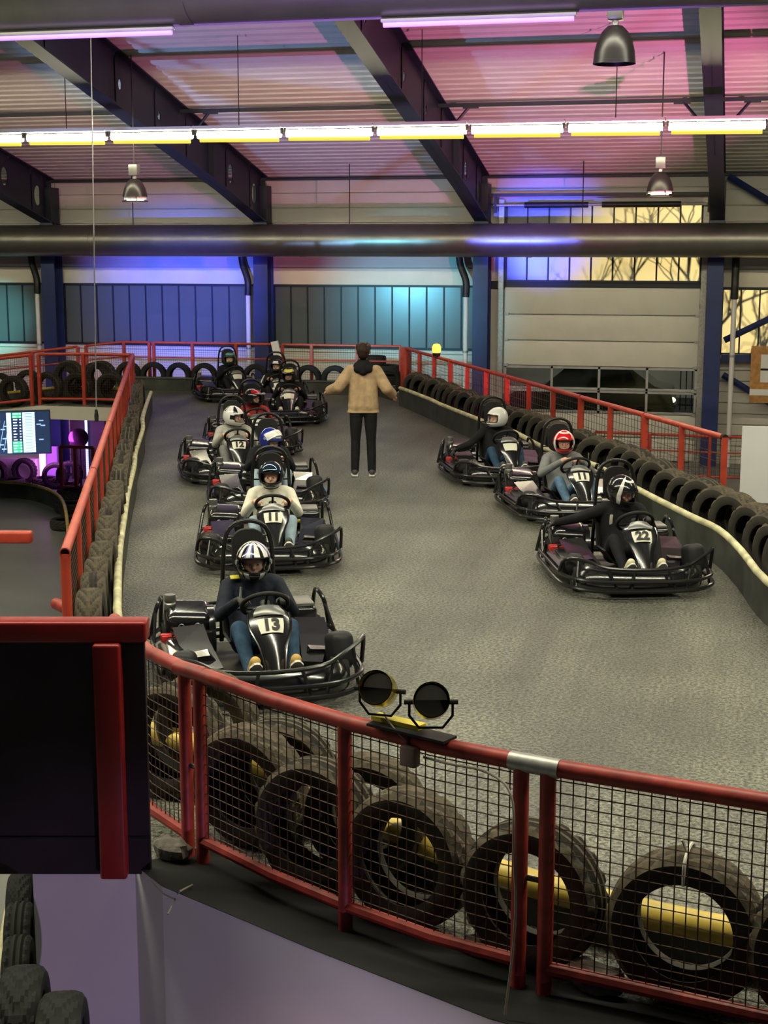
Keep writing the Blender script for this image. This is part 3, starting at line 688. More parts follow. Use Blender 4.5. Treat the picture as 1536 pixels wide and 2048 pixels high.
# post of red box section at the far corner
b = MB(); b.rbox((0, 0, 0.51), (0.2, 0.2, 1.02), 0.01); o = b.build('corner_post', 'red_worn'); o.location = (ra.x-0.02, ra.y+0.1, 0); tag(o, 'thick red corner post where the far fences meet', 'post')

# ================================================================== KERBS
def kerb(label, pts, top, pale=False, name='kerb_barrier', pr=0.034, pm_=None):
    pts = [Vector(p) for p in pts]; o = pts[0].copy(); o.z -= top
    root = thing(name, label, 'kerb', o); L = [p-o for p in pts]; b = MB()
    vs = []; n = len(L)
    nr = []
    for i in range(n):
        t = (L[min(i+1, n-1)]-L[max(i-1, 0)]); nr.append(V(-t.y, t.x, 0).normalized()*0.02)
    for i in range(n): p = L[i]; vs += [p+nr[i], p-nr[i], p-nr[i]-V(0, 0, top), p+nr[i]-V(0, 0, top)]
    fs = [(4*i+j, 4*i+(j+1) % 4, 4*(i+1)+(j+1) % 4, 4*(i+1)+j) for i in range(n-1) for j in range(4)]+[(0, 1, 2, 3), (4*n-4, 4*n-3, 4*n-2, 4*n-1)]
    b.add(vs, fs); b.build('board', 'kerb_black', root, ang=50)
    b = MB(); b.tube([p+V(0, 0, 0.01) for p in L], pr, 12); b.build('edge_pipe', pm_ or ('kerb_pale' if pale else 'kerb_yellow'), root)
    return L, o
KR = smooth_path([at(x, y, .34) for x, y in ((800, 777), (820, 784), (863, 801), (884, 811), (963, 842), (1028, 865), (1092, 899), (1193, 933), (1273, 979), (1379, 1033), (1437, 1061), (1482, 1103), (1536, 1167))]+[V(0.72, 11.2, .34), V(1.05, 9.6, .34), V(1.35, 8.0, .34), V(1.6, 6.6, .34)], 3)
kerb('black kerb board with pale yellow pipe edge along the roller door side', KR, 0.34, True)
KLp = [at(x, y, .36) for x, y in ((302, 786), (293, 810), (285, 838), (286, 858), (276, 890), (270, 911), (268, 935), (256, 984), (248, 1038), (238, 1109), (235, 1205))]
KLp += [V(-4.45, 10.0, .36), V(-3.6, 8.2, .36)]
kerb('pale yellow edged kerb strip along the lower hall side', smooth_path(KLp, 3), 0.36, True)
KF = [V(-3.5, 8.05, .19)]+[V(p.x, p.y, .19) for p in (f_b+V(0.15, 0.85, 0), f_m+V(0.2, 0.62, 0), f_c+V(0.1, 0.55, 0), f_e+V(0, 0.52, 0), f_e+V(0.9, 0.5, 0))]
kerb('yellow edged kerb behind the near fence tyres', smooth_path(KF, 4), 0.19, pr=0.065)
kerb('low black kerb below the far row of tyres', [V(-13.2, 29.92, .26), V(-10, 29.92, .26), V(-7.3, 29.92, .26), V(-6.75, 29.0, .26)], 0.26, pm_='kerb_black')
kerb('yellow edged kerb behind the ramp tyres', [V(LF(27.3)+0.1, 27.5, .26), V(-12.6, 27.5, .26), rp(-13.4, 27.5)+V(0, 0, .26), rp(-18.5, 27.5)+V(0, 0, .26)], 0.26)

# ================================================================== TYRES
def tyre_mesh(name, Ro=0.315, Ri=0.198, W=0.195, seg=64, pat=0, mats=('rubber', 'rubber_dusty')):
    # axle along local X, standing on z=0
    cols = 11; tw = W*0.82; b = MB()
    prof = [(Ri+0.004, -W*0.36), (Ri, -W*0.44), (Ri+0.02, -W*0.49), (Ri+0.06, -W*0.52), (Ro-0.035, -W*0.5)]
    left = prof; right = [(r_, -x) for r_, x in reversed(prof)]
    tread = [(Ro-0.012*(abs(j-5)/5)**3, -tw/2+tw*j/(cols-1)) for j in range(cols)]
    inner = [(Ri+0.01, W*0.30), (Ro-0.05, W*0.36), (Ro-0.03, 0), (Ro-0.05, -W*0.36), (Ri+0.01, -W*0.30)]
    full = left+tread+right+inner; k = len(full); vs = []
    for i in range(seg):
        for j, (r_, x) in enumerate(full):
            a = 2*PI*i/seg; jj = j-len(left)
            if 0 <= jj < cols:
                if pat == 0: g = (i+abs(jj-5)) % 4 == 0 and jj != 5
                elif pat == 1: g = jj in (2, 5, 8) or ((i % 3 == 0) and jj in (0, 1, 9, 10))
                else: g = ((i+jj) % 4 == 0) or jj in (4, 6)
                if g: r_ = r_-0.018
            vs.append((x, r_*math.cos(a), Ro+r_*math.sin(a)))
    fs = []; 
    for i in range(seg):
        for j in range(k):
            i2 = (i+1) % seg; j2 = (j+1) % k; fs.append((i*k+j, i2*k+j, i2*k+j2, i*k+j2))
    b.add(vs, fs)
    for q, f in enumerate(fs):
        jj = (q % k)-len(left)
        i_ = q//k
        def gv(i, j): return 0 <= j < cols and ((pat == 0 and (i+abs(j-5)) % 4 == 0 and j != 5) or (pat == 1 and (j in (2, 5, 8) or (i % 3 == 0 and j in (0, 1, 9, 10)))) or (pat == 2 and ((i+j) % 4 == 0 or j in (4, 6))))
        ng = sum((gv(i_, jj), gv((i_+1) % seg, jj), gv(i_, jj+1), gv((i_+1) % seg, jj+1)))
        if -1 <= jj < cols: b.m[len(b.m)-len(fs)+q] = 1 if ng < 2 else 0
    return b.mesh(name, list(mats), ang=25)
TY = [tyre_mesh('tyre', pat=0), tyre_mesh('tyre', pat=1), tyre_mesh('tyre', pat=2)]
TYL = [tyre_mesh('tyre', pat=p, mats=('rubber_dark', 'rubber')) for p in (0, 1)]
TYS = [tyre_mesh('tyre', pat=p, mats=('rubber_dark', 'rubber_dark')) for p in (1, 0)]
def tyre(meshes, loc, rz, label, group, tilt=0.0, sc=1.0, lean=0.0, spin=True):
    o = link('tyre', random.choice(meshes)); o.location = loc; o.scale = (sc, sc, sc)
    # tilt: rotation about the axle direction is invisible; lean = roll about travel direction
    o.rotation_euler = (0, lean, rz)
    return tag(o, label, 'tyre', group)
# row along the lower hall side
Y = 9.75; 
while Y < 26.4:
    p = lf(Y); p += V(LD.y, -LD.x, 0).normalized()*0.14
    tyre(TY, p, math.atan2(LD.y, LD.x)-PI/2+random.uniform(-.05, .05), 'worn tyre standing in the row along the lower hall fence', 'tyres along the lower hall fence', lean=random.uniform(-.04, .04), sc=random.uniform(.94, 1.0)); Y += 0.545
# row along the roller door side
KRo = []
for p, t in resample(KR, 0.47):
    nn = V(-t.y, t.x, 0).normalized()
    q = p+nn*0.34; q.z = 0
    tyre(TY, q, math.atan2(t.y, t.x)-PI/2+R(24)+random.uniform(-.06, .06), 'worn tyre standing in the row along the roller door side', 'tyres along the roller door side', lean=random.uniform(-.05, .05), sc=random.uniform(.97, 1.06))
# far row
x = -13.0
while x < -7.0:
    if not (-8.6 < x < -7.4 and False):
        tyre(TYS, V(x, 30.2, 0), PI/2+random.uniform(-.08, .08), 'black tyre standing in the far row below the window wall', 'far row of tyres below the window wall', sc=0.95)
    x += 0.585
# ramp outer and inner rows
for x in (-13.7, -14.4, -15.3, -16.0, -16.7, -17.5):
    tyre(TYS, rp(x, 30.0)+V(0, 0, 0.0), PI/2+random.uniform(-.1, .1), 'black tyre in the row behind the ramp', 'tyres behind the ramp', sc=1.0)
for x in (-12.05, -12.75, -13.4, -14.15, -14.9, -15.6, -16.4):
    tyre(TYL, rp(x, 27.1), PI/2+random.uniform(-.1, .1), 'dark tyre behind the ramp fence mesh', 'tyres behind the ramp fence mesh', sc=1.0)
for z, x in ((0.0, -12.35), (0.0, -13.05)):
    o = tyre(TYL, rp(x, 27.35)+V(0, 0, 0.21), 0, 'dark tyre in the second layer behind the ramp fence mesh', 'second layer tyres behind the ramp fence', sc=1.0); o.rotation_euler = (0, 0, PI/2)
# stack of lying tyres in the far corner
for k in range(3):
    o = link('tyre', TYS[0]); c = at(783, 770, 0); o.rotation_euler = (0, PI/2, k*1.1); o.location = (c.x-0.315*1.0, c.y, 0.115+0.21*k)
    tag(o, ['lowest', 'middle', 'topmost'][k]+' tyre of the lying stack in the far corner', 'tyre', 'stack of lying tyres')
# big tyres behind the near fence
FSEG = ((f_a+V(-.75, .85, 0), f_a), (f_a, f_b), (f_b, f_m), (f_m, f_c), (f_c, f_d), (f_d, f_e), (f_e, f_e+ed*.9))
def on_fence(px, dd):
    best = None
    for a_, b_ in FSEG:
        for i in range(61):
            q = a_.lerp(b_, i/60)+V(0.25, 0.97, 0).normalized()*dd; v = q+V(0, 0, .3)-_C
            e = abs(768+F*v.dot(_rt)/v.dot(_fw)-px)
            if best is None or e < best[0]: best = (e, q)
    return best[1]
for px, dd, lean, rr, lab in ((345, .28, .05, .25, 'large dusty tyre between the dark board and the paired railing posts'), (505, .36, -.05, .1, 'large dusty tyre half hidden behind its neighbour near the paired posts'), (630, .21, .08, .1, 'large dusty tyre against the railing post below the golden spotlight'),
        (815, .21, .06, .05, 'large dusty tyre under the junction box'), (1062, .21, .05, .12, 'large dusty tyre behind the silver clamped posts with yellow kerb in its hole'), (1370, .20, .04, .24, 'large dusty tyre with a white tie on top showing yellow kerb'), (1660, .21, .04, .3, 'large dusty tyre at the outer end of the near fence')):
    o = tyre(TY, on_fence(px, dd), PI/2-R(22)+rr, lab, 'tyres behind the near fence mesh', sc=1.04, lean=lean)
    if px == 1370:
        b = MB(); b.tube(smooth_path([(-.105, 0, .52), (-.105, 0, .60), (-.06, 0, .637), (.06, 0, .637), (.105, 0, .60), (.105, 0, .52)], 4), .007, 6); b.tube([(-.05, 0, .635), (-.06, .02, .69)], .006, 6); b.build('white_tie', 'strap_white', o)
for px, dd, lab in ((415, 0.66, 'rear layer tyre behind the paired railing posts'), (560, 0.58, 'rear layer tyre behind the mesh between two railing posts'), (735, 0.52, 'rear layer tyre just past the middle railing post')):
    tyre(TY, on_fence(px, dd), PI/2-R(22)+0.35, lab, 'rear layer tyres behind the near fence', sc=1.0)
# stones wedged under the fence
for px, py, s in ((1190, 1960, .09), (345, 1700, .08), (960, 1890, .06)):
    p = at(px, py, 0.05); b = MB(); b.ell((0, 0, 0), (s*1.5, s*0.8, s*0.8), nu=10, nv=7)
    b.v = [tuple(Vector(v)*(1+random.uniform(-.14, .14))) for v in b.v]; o = b.build('stone', 'rock', ang=20); o.location = (p.x, p.y, s*0.7); o.rotation_euler = (0, 0, R(-20))
    tag(o, 'rough grey stone wedged at the foot of the near fence', 'stone', 'stones at the near fence')
# lower hall tyres near the skirt wall
for k in range(6):
    p = at(40-3*k, 1752+56*k+4*k*k, LOW+0.62); tyre(TYS, V(p.x, p.y, LOW), math.atan2(LD.y, LD.x)-PI/2, 'dark tyre on the lower floor beside the white skirt wall', 'tyres on the lower floor under the dark board')
for px, py, nm in ((42, 1952, 'corner'), (120, 2006, 'foot')):
    p = at(px, py, -0.19); p.z = LOW
    for k in range(8):
        o = link('tyre', TYS[k % 2]); o.rotation_euler = (0, PI/2, R(40)); o.location = (p.x-0.315*math.cos(R(40)), p.y-0.315*math.sin(R(40)), LOW+0.105+0.21*k)
        tag(o, 'dark tyre lying in the stack at the %s of the white skirt wall' % nm, 'tyre', 'stack of lying tyres at the %s of the skirt wall' % nm)
    tyre(TYS, V(p.x, p.y, LOW+1.70), R(20), 'dark tyre standing on top of the stack at the %s of the white skirt wall' % nm, None)
kerb('yellow edged kerb on the lower floor under the dark board', [at(x, y, LOW+.28) for x, y in ((30, 1745), (12, 1850), (-5, 1950), (-20, 2060))], 0.28, True)

# ================================================================== DARK BOARD WITH RED FRAME
pa = atD(-330, 1740, 7.44); pb = atD(302, 1740, 7.44)
pa.z = pb.z = 0; d = (pb-pa).normalized(); Lp = (pb-pa).length; ang = math.atan2(d.y, d.x)
root = thing('barrier_board', 'dark board with red frame mounted over the white skirt wall', 'barrier', pa, ang)
b = MB(); b.rbox((Lp/2, 0.02, 0.60), (Lp, 0.03, 1.24), 0.004, seg=1); b.build('panel', 'dark_panel', root, smooth=False)
b = MB(); b.rbox((Lp/2+0.005, 0.03, 1.245), (Lp+0.02, 0.13, 0.105), 0.014, seg=3); b.build('top_rail', 'red_crimson', root)
for px in (232, -180):
    q = atD(px, 1600, 7.44); xx = (V(q.x, q.y, 0)-pa).dot(d)
    b = MB(); b.rbox((xx, -0.035, 0.59), (0.135, 0.08, 1.21), 0.014, seg=3); b.build('post', 'red_crimson', root)
b = MB(); b.box((Lp/2, -0.0, 0.18), (Lp, 0.006, 0.008)); b.build('seam', 'black_edge', root, smooth=False)
# short red rail over the lower floor
pr = atD(64, 1074, 13.0); root = thing('handrail', 'short red handrail end over the grey lower floor', 'handrail', (pr.x, pr.y, LOW), YAW)
b = MB(); b.rbox((-0.9, 0, pr.z-LOW), (1.8, 0.11, 0.105), 0.02, seg=3); b.build('rail', 'red_paint', root)
b = MB(); b.rbox((-1.2, 0, (pr.z-LOW)/2-0.03), (0.09, 0.09, pr.z-LOW-0.05), 0.01); b.build('post', 'red_paint', root)
b = MB(); b.rbox((-1.2, 0, 0.01), (0.2, 0.2, 0.02), 0.005); b.build('foot_plate', 'red_paint', root)
# loose pale pipe lying behind the dark board
a = at(112, 1207, 0.10); c = at(200, 1250, 0.10)
b = MB(); b.tube([a, c], 0.05, 14); tag(b.build('pipe', 'red_worn'), 'short pale red pipe stub behind the dark board', 'pipe')

# ================================================================== SPOTLIGHTS ON THE NEAR RAIL
sa = at(752, 1457, 1.0); sb = at(905, 1494, 1.0); sd = (sb-sa).normalized(); sang = math.atan2(sd.y, sd.x)
root = thing('lamp_bracket', 'yellow and black mounting bar strapped on top of the near rail', 'bracket', (sa.x, sa.y, 1.045), sang)
Ls = (sb-sa).length
b = MB(); b.box((Ls*0.30, 0.0, 0.012), (Ls*0.62, 0.06, 0.02)); b.build('yellow_bar', 'mount_yellow', root, smooth=False)
b = MB(); b.box((Ls*0.52, -0.03, -0.004), (Ls*1.0, 0.10, 0.012)); b.build('base_plate', 'plastic_matt', root, smooth=False)
for x in (0.02, Ls*0.85):
    b = MB(); b.tube([(x-0.02, -0.0, -0.045), (x+0.02, -0.0, -0.045)], 0.042, 16); b.build('strap', 'black_edge', root)
def par(px, py, D, lab, gold, yaw, tilt):
    p = atD(px, py, D); root = thing('spotlight', lab, 'spotlight', (p.x, p.y, 1.07), yaw)
    hz = p.z-1.07
    T = Matrix.Translation((0, 0, hz)) @ Matrix.Rotation(tilt, 4, 'X')
    b = MB(); pr = [(0.068, -0.085), (0.070, -0.02), (0.066, 0.03), (0.050, 0.07), (0.03, 0.09), (0.0, 0.095)]; pr = [(r_*1.12, z) for r_, z in pr]
    b.lathe(pr, 28, T @ Matrix.Rotation(-PI/2, 4, 'X')); b.lathe([(r_*0.95, z) for r_, z in pr[:4]], 28, T @ Matrix.Rotation(-PI/2, 4, 'X'))
    can = b.build('can', gold, root)
    b = MB(); b.lathe([(0.0, -0.035), (0.069, -0.03)], 28, T @ Matrix.Rotation(-PI/2, 4, 'X')); b.build('lens', 'par_lens', can)
    b = MB()
    half = [(0.074*math.cos(PI+PI*i/14), 0.074*math.sin(PI+PI*i/14)) for i in range(15)]
    b.prism(half, 0.006, T @ Matrix.Translation((0, -0.07, 0)) @ Matrix.Rotation(PI/2, 4, 'X')); b.build('half_cover', 'black_edge', root, smooth=False)
    b = MB(); s = 0.092
    b.tube([(-s, 0, hz), (-s, 0, hz-0.06), (-s*0.55, 0, 0.01), (s*0.55, 0, 0.01), (s, 0, hz-0.06), (s, 0, hz)], 0.006, 8); b.build('yoke', 'black_edge', root)
    for sg in (-1, 1):
        b = MB(); b.tube([(sg*0.068, 0, hz), (sg*0.115, 0, hz)], 0.011, 8); b.build('knob', 'black_edge', root)
par(760, 1380, 6.44, 'golden spotlight on the mounting bar turned sideways', 'par_gold', R(-2), R(-24))
par(862, 1404, 6.27, 'dark rimmed spotlight on the mounting bar facing the viewer', 'par_gold', R(14), R(-24))
jb = atD(828, 1508, 6.38)
root = thing('junction_box', 'small brown junction box hanging under the near rail', 'junction box', jb, sang)
b = MB(); b.rbox((0, -0.03, 0), (0.08, 0.05, 0.09), 0.008); b.build('box', 'box_grey', root)
b = MB(); b.tube([(-0.01, -0.03, 0.05), (-0.01, -0.02, 0.10)], 0.008, 6); b.build('gland', 'dark_metal', root)
# supply cable along the fence and down the post
cab = smooth_path([jb+V(0.05, -0.03, 0), atD(900, 1528, 6.2), atD(975, 1545, 6.12), atD(1022, 1590, 6.03), atD(1028, 1700, 5.99), atD(1030, 1850, 6.02), atD(1010, 2030, 6.0)], 5)
b = MB(); b.tube(cab, 0.0055, 6); tag(b.build('supply_cable', 'cable'), 'thin grey cable from the junction box down the railing post', 'cable')
c2 = smooth_path([atD(768, 1425, 6.48), atD(775, 1440, 6.43), atD(800, 1470, 6.36), atD(822, 1490, 6.36)], 5)
b = MB(); b.tube(c2, 0.004, 6); tag(b.build('lamp_cable', 'cable'), 'thin pale cable from the golden spotlight to the junction box', 'cable')
c3 = smooth_path([at(385, 1770, .02), at(360, 1783, .02), at(352, 1790, -0.03)+V(0.01, -0.02, 0), at(340, 1815, -.05)+V(0, -.03, -0.02)], 5)
b = MB(); b.tube(c3, 0.005, 6); tag(b.build('loose_wire', 'cable'), 'short loose wire end hanging over the white skirt wall', 'cable')

# ================================================================== LOWER HALL
tvp = atD(20, 866, 24.0); tr = YAW+math.atan((768-20)/F)
root = thing('timing_screen', 'wall screen showing lap times in green and white columns', 'screen', tvp, tr)
b = MB(); b.rbox((0, 0.03, 0), (1.30, 0.06, 0.72), 0.008); b.build('casing', 'plastic_matt', root)
b = MB(); b.tube([(-0.35, 0.05, 0.3), (-0.35, 0.05, roofz(tvp.y)-tvp.z)], 0.025, 8); b.build('mount_pole', 'dark_metal', root)
img = MB(); sx = lambda px: (px-20)/123.0
def q_(x0, x1, z0, z1, mi, y=-0.002): img.add([(x0, y, z0), (x1, y, z0), (x1, y, z1), (x0, y, z1)], [(0, 1, 2, 3)], mi)
q_(-0.63, 0.63, -0.34, 0.34, 0)
q_(sx(14), sx(23), -0.33, 0.33, 1, -0.003)
for i in range(14):
    z1 = 0.33-i*0.047
    q_(sx(25), sx(43), z1-0.043, z1, 2 if i < 2 or i > 9 else 4, -0.003)
    q_(sx(27), sx(29+random.randint(3, 8)), z1-0.030, z1-0.014, 5, -0.004); q_(sx(39), sx(42), z1-0.030, z1-0.014, 5, -0.004)
    q_(sx(45), sx(69), z1-0.043, z1, 1, -0.003); q_(sx(50), sx(64), z1-0.03, z1-0.014, 3, -0.004)
for px, z in ((72, .12), (77, .18), (80, .10), (76, -.13), (2, .05), (5, -.1), (-2, -.2), (8, .1), (3, -.27)):
    q_(sx(px), sx(px+9), z, z+0.02, 3, -0.003)
for i in range(5): img.add([(sx(-30+i*9), -0.003, -0.3), (sx(-29+i*9), -0.003, -0.3), (sx(-16+i*9), -0.003, 0.2), (sx(-17+i*9), -0.003, 0.2)], [(0, 1, 2, 3)], 3)
img.build('screen_image', ['tv_dark', 'tv_pale', 'tv_green', 'tv_grey', 'tv_dark', 'tv_white'], root, smooth=False)
def slabpx(name, px0, px1, y0, y1, Y, th, m, lab, cat):
    a = atY(px0, y0, Y); c = atY(px1, y1, Y); zb = c.z
    b = MB(); b.rbox(((a.x+c.x)/2, Y, (a.z+zb)/2), (abs(c.x-a.x), th, abs(a.z-zb)), 0.01, seg=1); return tag(b.build(name, m, smooth=False), lab, cat)
def toground(o): return o
slabpx('counter', -260, 79, 905, 972, 32.2, 0.3, 'white_board', 'white low counter wall behind the lower tyres', 'counter')
slabpx('light_column', 79, 92, 880, 972, 32.0, 0.12, 'pink_neon', 'glowing pink light column beside the white counter', 'light column')
slabpx('partition', 93, 118, 892, 972, 32.3, 0.1, 'purple_wall', 'purple lit partition beside the pink light column', 'partition')
slabpx('backdrop', 140, 215, 826, 972, 32.85, 0.08, 'dark_panel', 'dark backdrop under the far deck', 'partition')
slabpx('light_column', 170, 178, 833, 972, 32.7, 0.08, 'blue_neon', 'glowing blue light column under the cream fascia', 'light column')
light('neon_spill', 'AREA', atY(100, 890, 31.2), atY(150, 930, 32.5), 30, (0.75, 0.2, 0.95), size=0.8)
cc = atY(157, 876, 31.6)
root = thing('safety_mirror', 'round dark convex mirror on a stand in the purple light', 'mirror', (cc.x, cc.y, LOW))
b = MB(); b.lathe([(0.0, 0.08), (0.1, 0.07), (0.19, 0.03), (0.23, 0.0), (0.22, -0.02)], 28, Matrix.Translation((0, 0, cc.z-LOW)) @ Matrix.Rotation(PI/2+0.1, 4, 'X') @ Matrix.Rotation(0.5, 4, 'Y')); b.build('mirror_disc', 'mirror_violet', root)
b = MB(); b.tube([(0.0, 0.05, 0), (0, 0.05, cc.z-LOW)], 0.025, 8); b.build('stand', 'dark_metal', root)
q = [atY(px, 893, 31.0) for px in (121, 150, 186)]
fence('small red mesh fence on the lower floor in purple light', [V(v.x, v.y, LOW) for v in q], h=q[0].z-LOW, rail=0.035, post=0.035, square=True)
for px, py, rz, lab in ((-8, 972, PI/2, 0), (50, 968, PI/2, 0), (112, 978, PI/2+.4, 0), (140, 975, PI/2+.3, 0)):
    p = at(px, py, LOW); tyre(TYL, V(p.x, p.y, LOW), rz, 'dark tyre standing behind the black kerb of the lower track', 'tyres behind the lower track kerb')
for k, (px, py) in enumerate(((90, 972), (20, 976), (140, 1000), (143, 1030), (147, 1065))):
    p = at(px, py, LOW); o = link('tyre', TYL[0]); o.rotation_euler = (0, PI/2, 0.4*k); o.location = (p.x-0.3, p.y, LOW+0.11); tag(o, 'dark tyre lying flat behind the lower track kerb', 'tyre', 'flat tyres behind the lower track kerb')
kerb('black curved kerb edging the lower track', smooth_path([at(x, y, LOW+.34) for x, y in ((-160, 960), (0, 965), (60, 970), (105, 984), (126, 1004), (134, 1040), (138, 1090), (142, 1160), (150, 1250))], 4), 0.34, name='lower_kerb').__class__
# ================================================================== ITEMS BY THE ROLLER DOOR SIDE
wp = at(1470, 1000, 0.10); b = MB(); b.rbox((0.9, 0, 0.47), (1.8, 0.03, 0.94), 0.004, seg=1); o = b.build('notice_board', 'white_board', smooth=False); o.location = (wp.x+0.05, wp.y+0.4, 0); o.rotation_euler = (0, 0, YAW+R(-4)); tag(o, 'plain white board standing behind the tyre row', 'board')
sp = atY(1503, 693, WY-0.6); root = thing('wooden_sign', 'brown wooden sign with white field and black bar', 'sign', (sp.x, sp.y, sp.z))
k_ = 0.0103
b = MB(); b.box((0.6, 0, -58*k_), (1.2, 0.06, 118*k_)); b.build('board', 'wood', root, smooth=False)
b = MB(); b.box((0.21+0.4, -0.035, -45*k_), (0.80, 0.02, 58*k_)); b.build('white_field', 'white_board', root, smooth=False)
b = MB(); b.box((0.61, -0.05, -47*k_), (0.80, 0.02, 0.04)); b.build('black_bar', 'black_edge', root, smooth=False)
b = MB(); b.box((0.6, -0.035, -95*k_), (1.2, 0.02, 13*k_)); b.build('white_strip', 'white_board', root, smooth=False)
b = MB()
for x in (0.2, 1.0): b.box((x, 0.3, -0.6), (0.05, 0.6, 0.05))
b.build('bracket', 'dark_metal', root, smooth=False)
bp_ = at(873, 712, 1.03); root = thing('warning_beacon', 'glowing amber beacon on the roller door side fence', 'beacon', (bp_.x, bp_.y, 1.03))
b = MB(); b.lathe([(0.07, 0.06), (0.085, 0.10), (0.085, 0.17), (0.06, 0.22), (0.0, 0.235)], 20); b.build('dome', 'amber', root)
b = MB(); b.lathe([(0.0, 0.0), (0.07, 0.0), (0.075, 0.06), (0.0, 0.062)], 20); b.build('base', 'black_edge', root)
# leaning plank by the column
pl = at(552, 770, 0); b = MB(); b.box((0, 0, 0.55), (0.16, 0.04, 1.1)); o = b.build('plank', 'white_board', smooth=False); o.location = (atY(570, 745, 30.32).x, 30.32, 0); o.rotation_euler = (0, R(-12), 0); tag(o, 'pale plank leaning against the far fence', 'plank')
# car and tree outside
cp = atY(1185, 800, 38.0)
root = thing('parked_car', 'dark parked car seen through the door glazing', 'car', (cp.x, 38.0, -1.5))
b = MB(); side = [(-2.1, .35), (-2.15, .75), (-1.9, .95), (-1.2, 1.08), (-.55, 1.62), (.9, 1.66), (1.6, 1.15), (2.0, 1.05), (2.1, .6), (2.0, .3)]
b.prism(side, 1.7, Matrix.Rotation(PI/2, 4, 'X')); b.build('body', 'car_paint', root, ang=25)
for x0, x1 in ((-1.0, -0.05), (0.05, 1.2)):
    b = MB(); b.prism([(x0+(.35 if x0 < -.5 else 0), 1.55), (x1-(.25 if x1 > 1 else 0), 1.57), (x1, 1.15), (x0, 1.12)], 0.02, Matrix.Translation((0, -0.86, 0)) @ Matrix.Rotation(PI/2, 4, 'X')); b.build('side_window', 'car_glass', root, smooth=False)
for x in (-1.35, 1.3):
    b = MB(); b.tube([(x, -0.9, 0.32), (x, -0.68, 0.32)], 0.32, 24); b.build('wheel', 'rubber_dark', root)
    b = MB(); b.tube([(x, 0.68, 0.32), (x, 0.9, 0.32)], 0.32, 24); b.build('wheel', 'rubber_dark', root)
b = MB(); b.ell((2.0, -0.6, 0.8), (0.12, 0.14, 0.08)); b.build('headlight', 'headlight', root)
yw = MB(); yw.rbox((-4, 46.0, 0.2), (26, 0.3, 3.4), 0.02, seg=1); tag(yw.build('yard_wall', 'siding', smooth=False), 'grey wall across the dark yard outside', 'wall')
root = thing('yard_fence', 'dark bar fence in the yard outside the door glazing', 'fence', (-1.6, 42.5, -1.5))
for k in range(16): b = MB(); b.box((k*0.16, 0, 0.7), (0.03, 0.03, 1.4)); b.build('bar', 'dark_metal', root, smooth=False)
for z in (0.15, 1.3): b = MB(); b.box((1.2, 0, z), (2.5, 0.04, 0.04)); b.build('rail', 'dark_metal', root, smooth=False)
# bare tree outside
def tree(base, h, lab):
    b = MB(); rnd = random.Random(5)
    def br(p, d, L, r_, lev):
        q = p+d*L; b.tube([p, (p+q)/2+V(rnd.uniform(-.05, .05), rnd.uniform(-.05, .05), 0), q], [r_, r_*0.85, r_*0.65], 5 if lev < 2 else 4)
        if lev < 5:
            for _ in range(3 if lev else 4):
                nd = (d+V(rnd.uniform(-.9, .9), rnd.uniform(-.5, .5), rnd.uniform(-.25, .7))).normalized(); br(q if rnd.random() < .6 else p+d*L*rnd.uniform(.5, 1), nd, L*rnd.uniform(.6, .82), r_*0.6, lev+1)
    br(Vector(base), V(0, 0, 1), h, 0.09, 0)
    return tag(b.build('bare_tree', 'bark'), lab, 'tree')
tree((-0.2, 36.2, -1.5), 2.4, 'bare tree with thin branches outside the roller door window')
# ================================================================== KARTS
def wheel_mesh(r, w_, m='rubber_dark'):
    b = MB(); pr = [(r*0.55, -w_/2), (r*0.85, -w_/2), (r*0.97, -w_*0.38), (r, -w_*0.2), (r, w_*0.2), (r*0.97, w_*0.38), (r*0.85, w_/2), (r*0.55, w_/2)]
    b.lathe(pr, 24, Matrix.Rotation(PI/2, 4, 'Y'), closed=True); return b.mesh('wheel', m)
def rim_mesh(r, w_):
    b = MB(); b.lathe([(0.0, -w_*.3), (r*.25, -w_*.32), (r*.5, -w_*.2), (r*.57, -w_*.45), (r*.57, w_*.45), (r*.5, w_*.2), (r*.25, w_*.32), (0, w_*.3)], 20, Matrix.Rotation(PI/2, 4, 'Y')); return b.mesh('rim', 'kart_grey')
def rrect(hw, hh, r, n=4):
    out = []
    for cx, cy, a0 in ((hw-r, hh-r, 0), (-hw+r, hh-r, PI/2), (-hw+r, -hh+r, PI), (hw-r, -hh+r, 3*PI/2)):
        for i in range(n+1): a = a0+PI/2*i/n; out.append((cx+r*math.cos(a), cy+r*math.sin(a)))
    return out
OFFX = 0.05
FAIR_T = Vector((0, -0.40, 0.575)); FAIR_B = Vector((0, -0.80, 0.14))
def fairing_pt(u, t):
    # u across -1..1, t 0 top .. 1 bottom
    wd = [(0, .10), (.10, .155), (.30, .15), (.55, .095), (.8, .07), (1.0, .062)]
    for (t0, w0), (t1, w1) in zip(wd, wd[1:]):
        if t <= t1: w_ = w0+(w1-w0)*(t-t0)/(t1-t0); break
    p = FAIR_T.lerp(FAIR_B, t); bow = 0.05*(1-u*u)*(1-0.4*t)+0.03*math.sin(PI*t)
    return p+V(u*w_, -bow*0.74, bow*0.67)
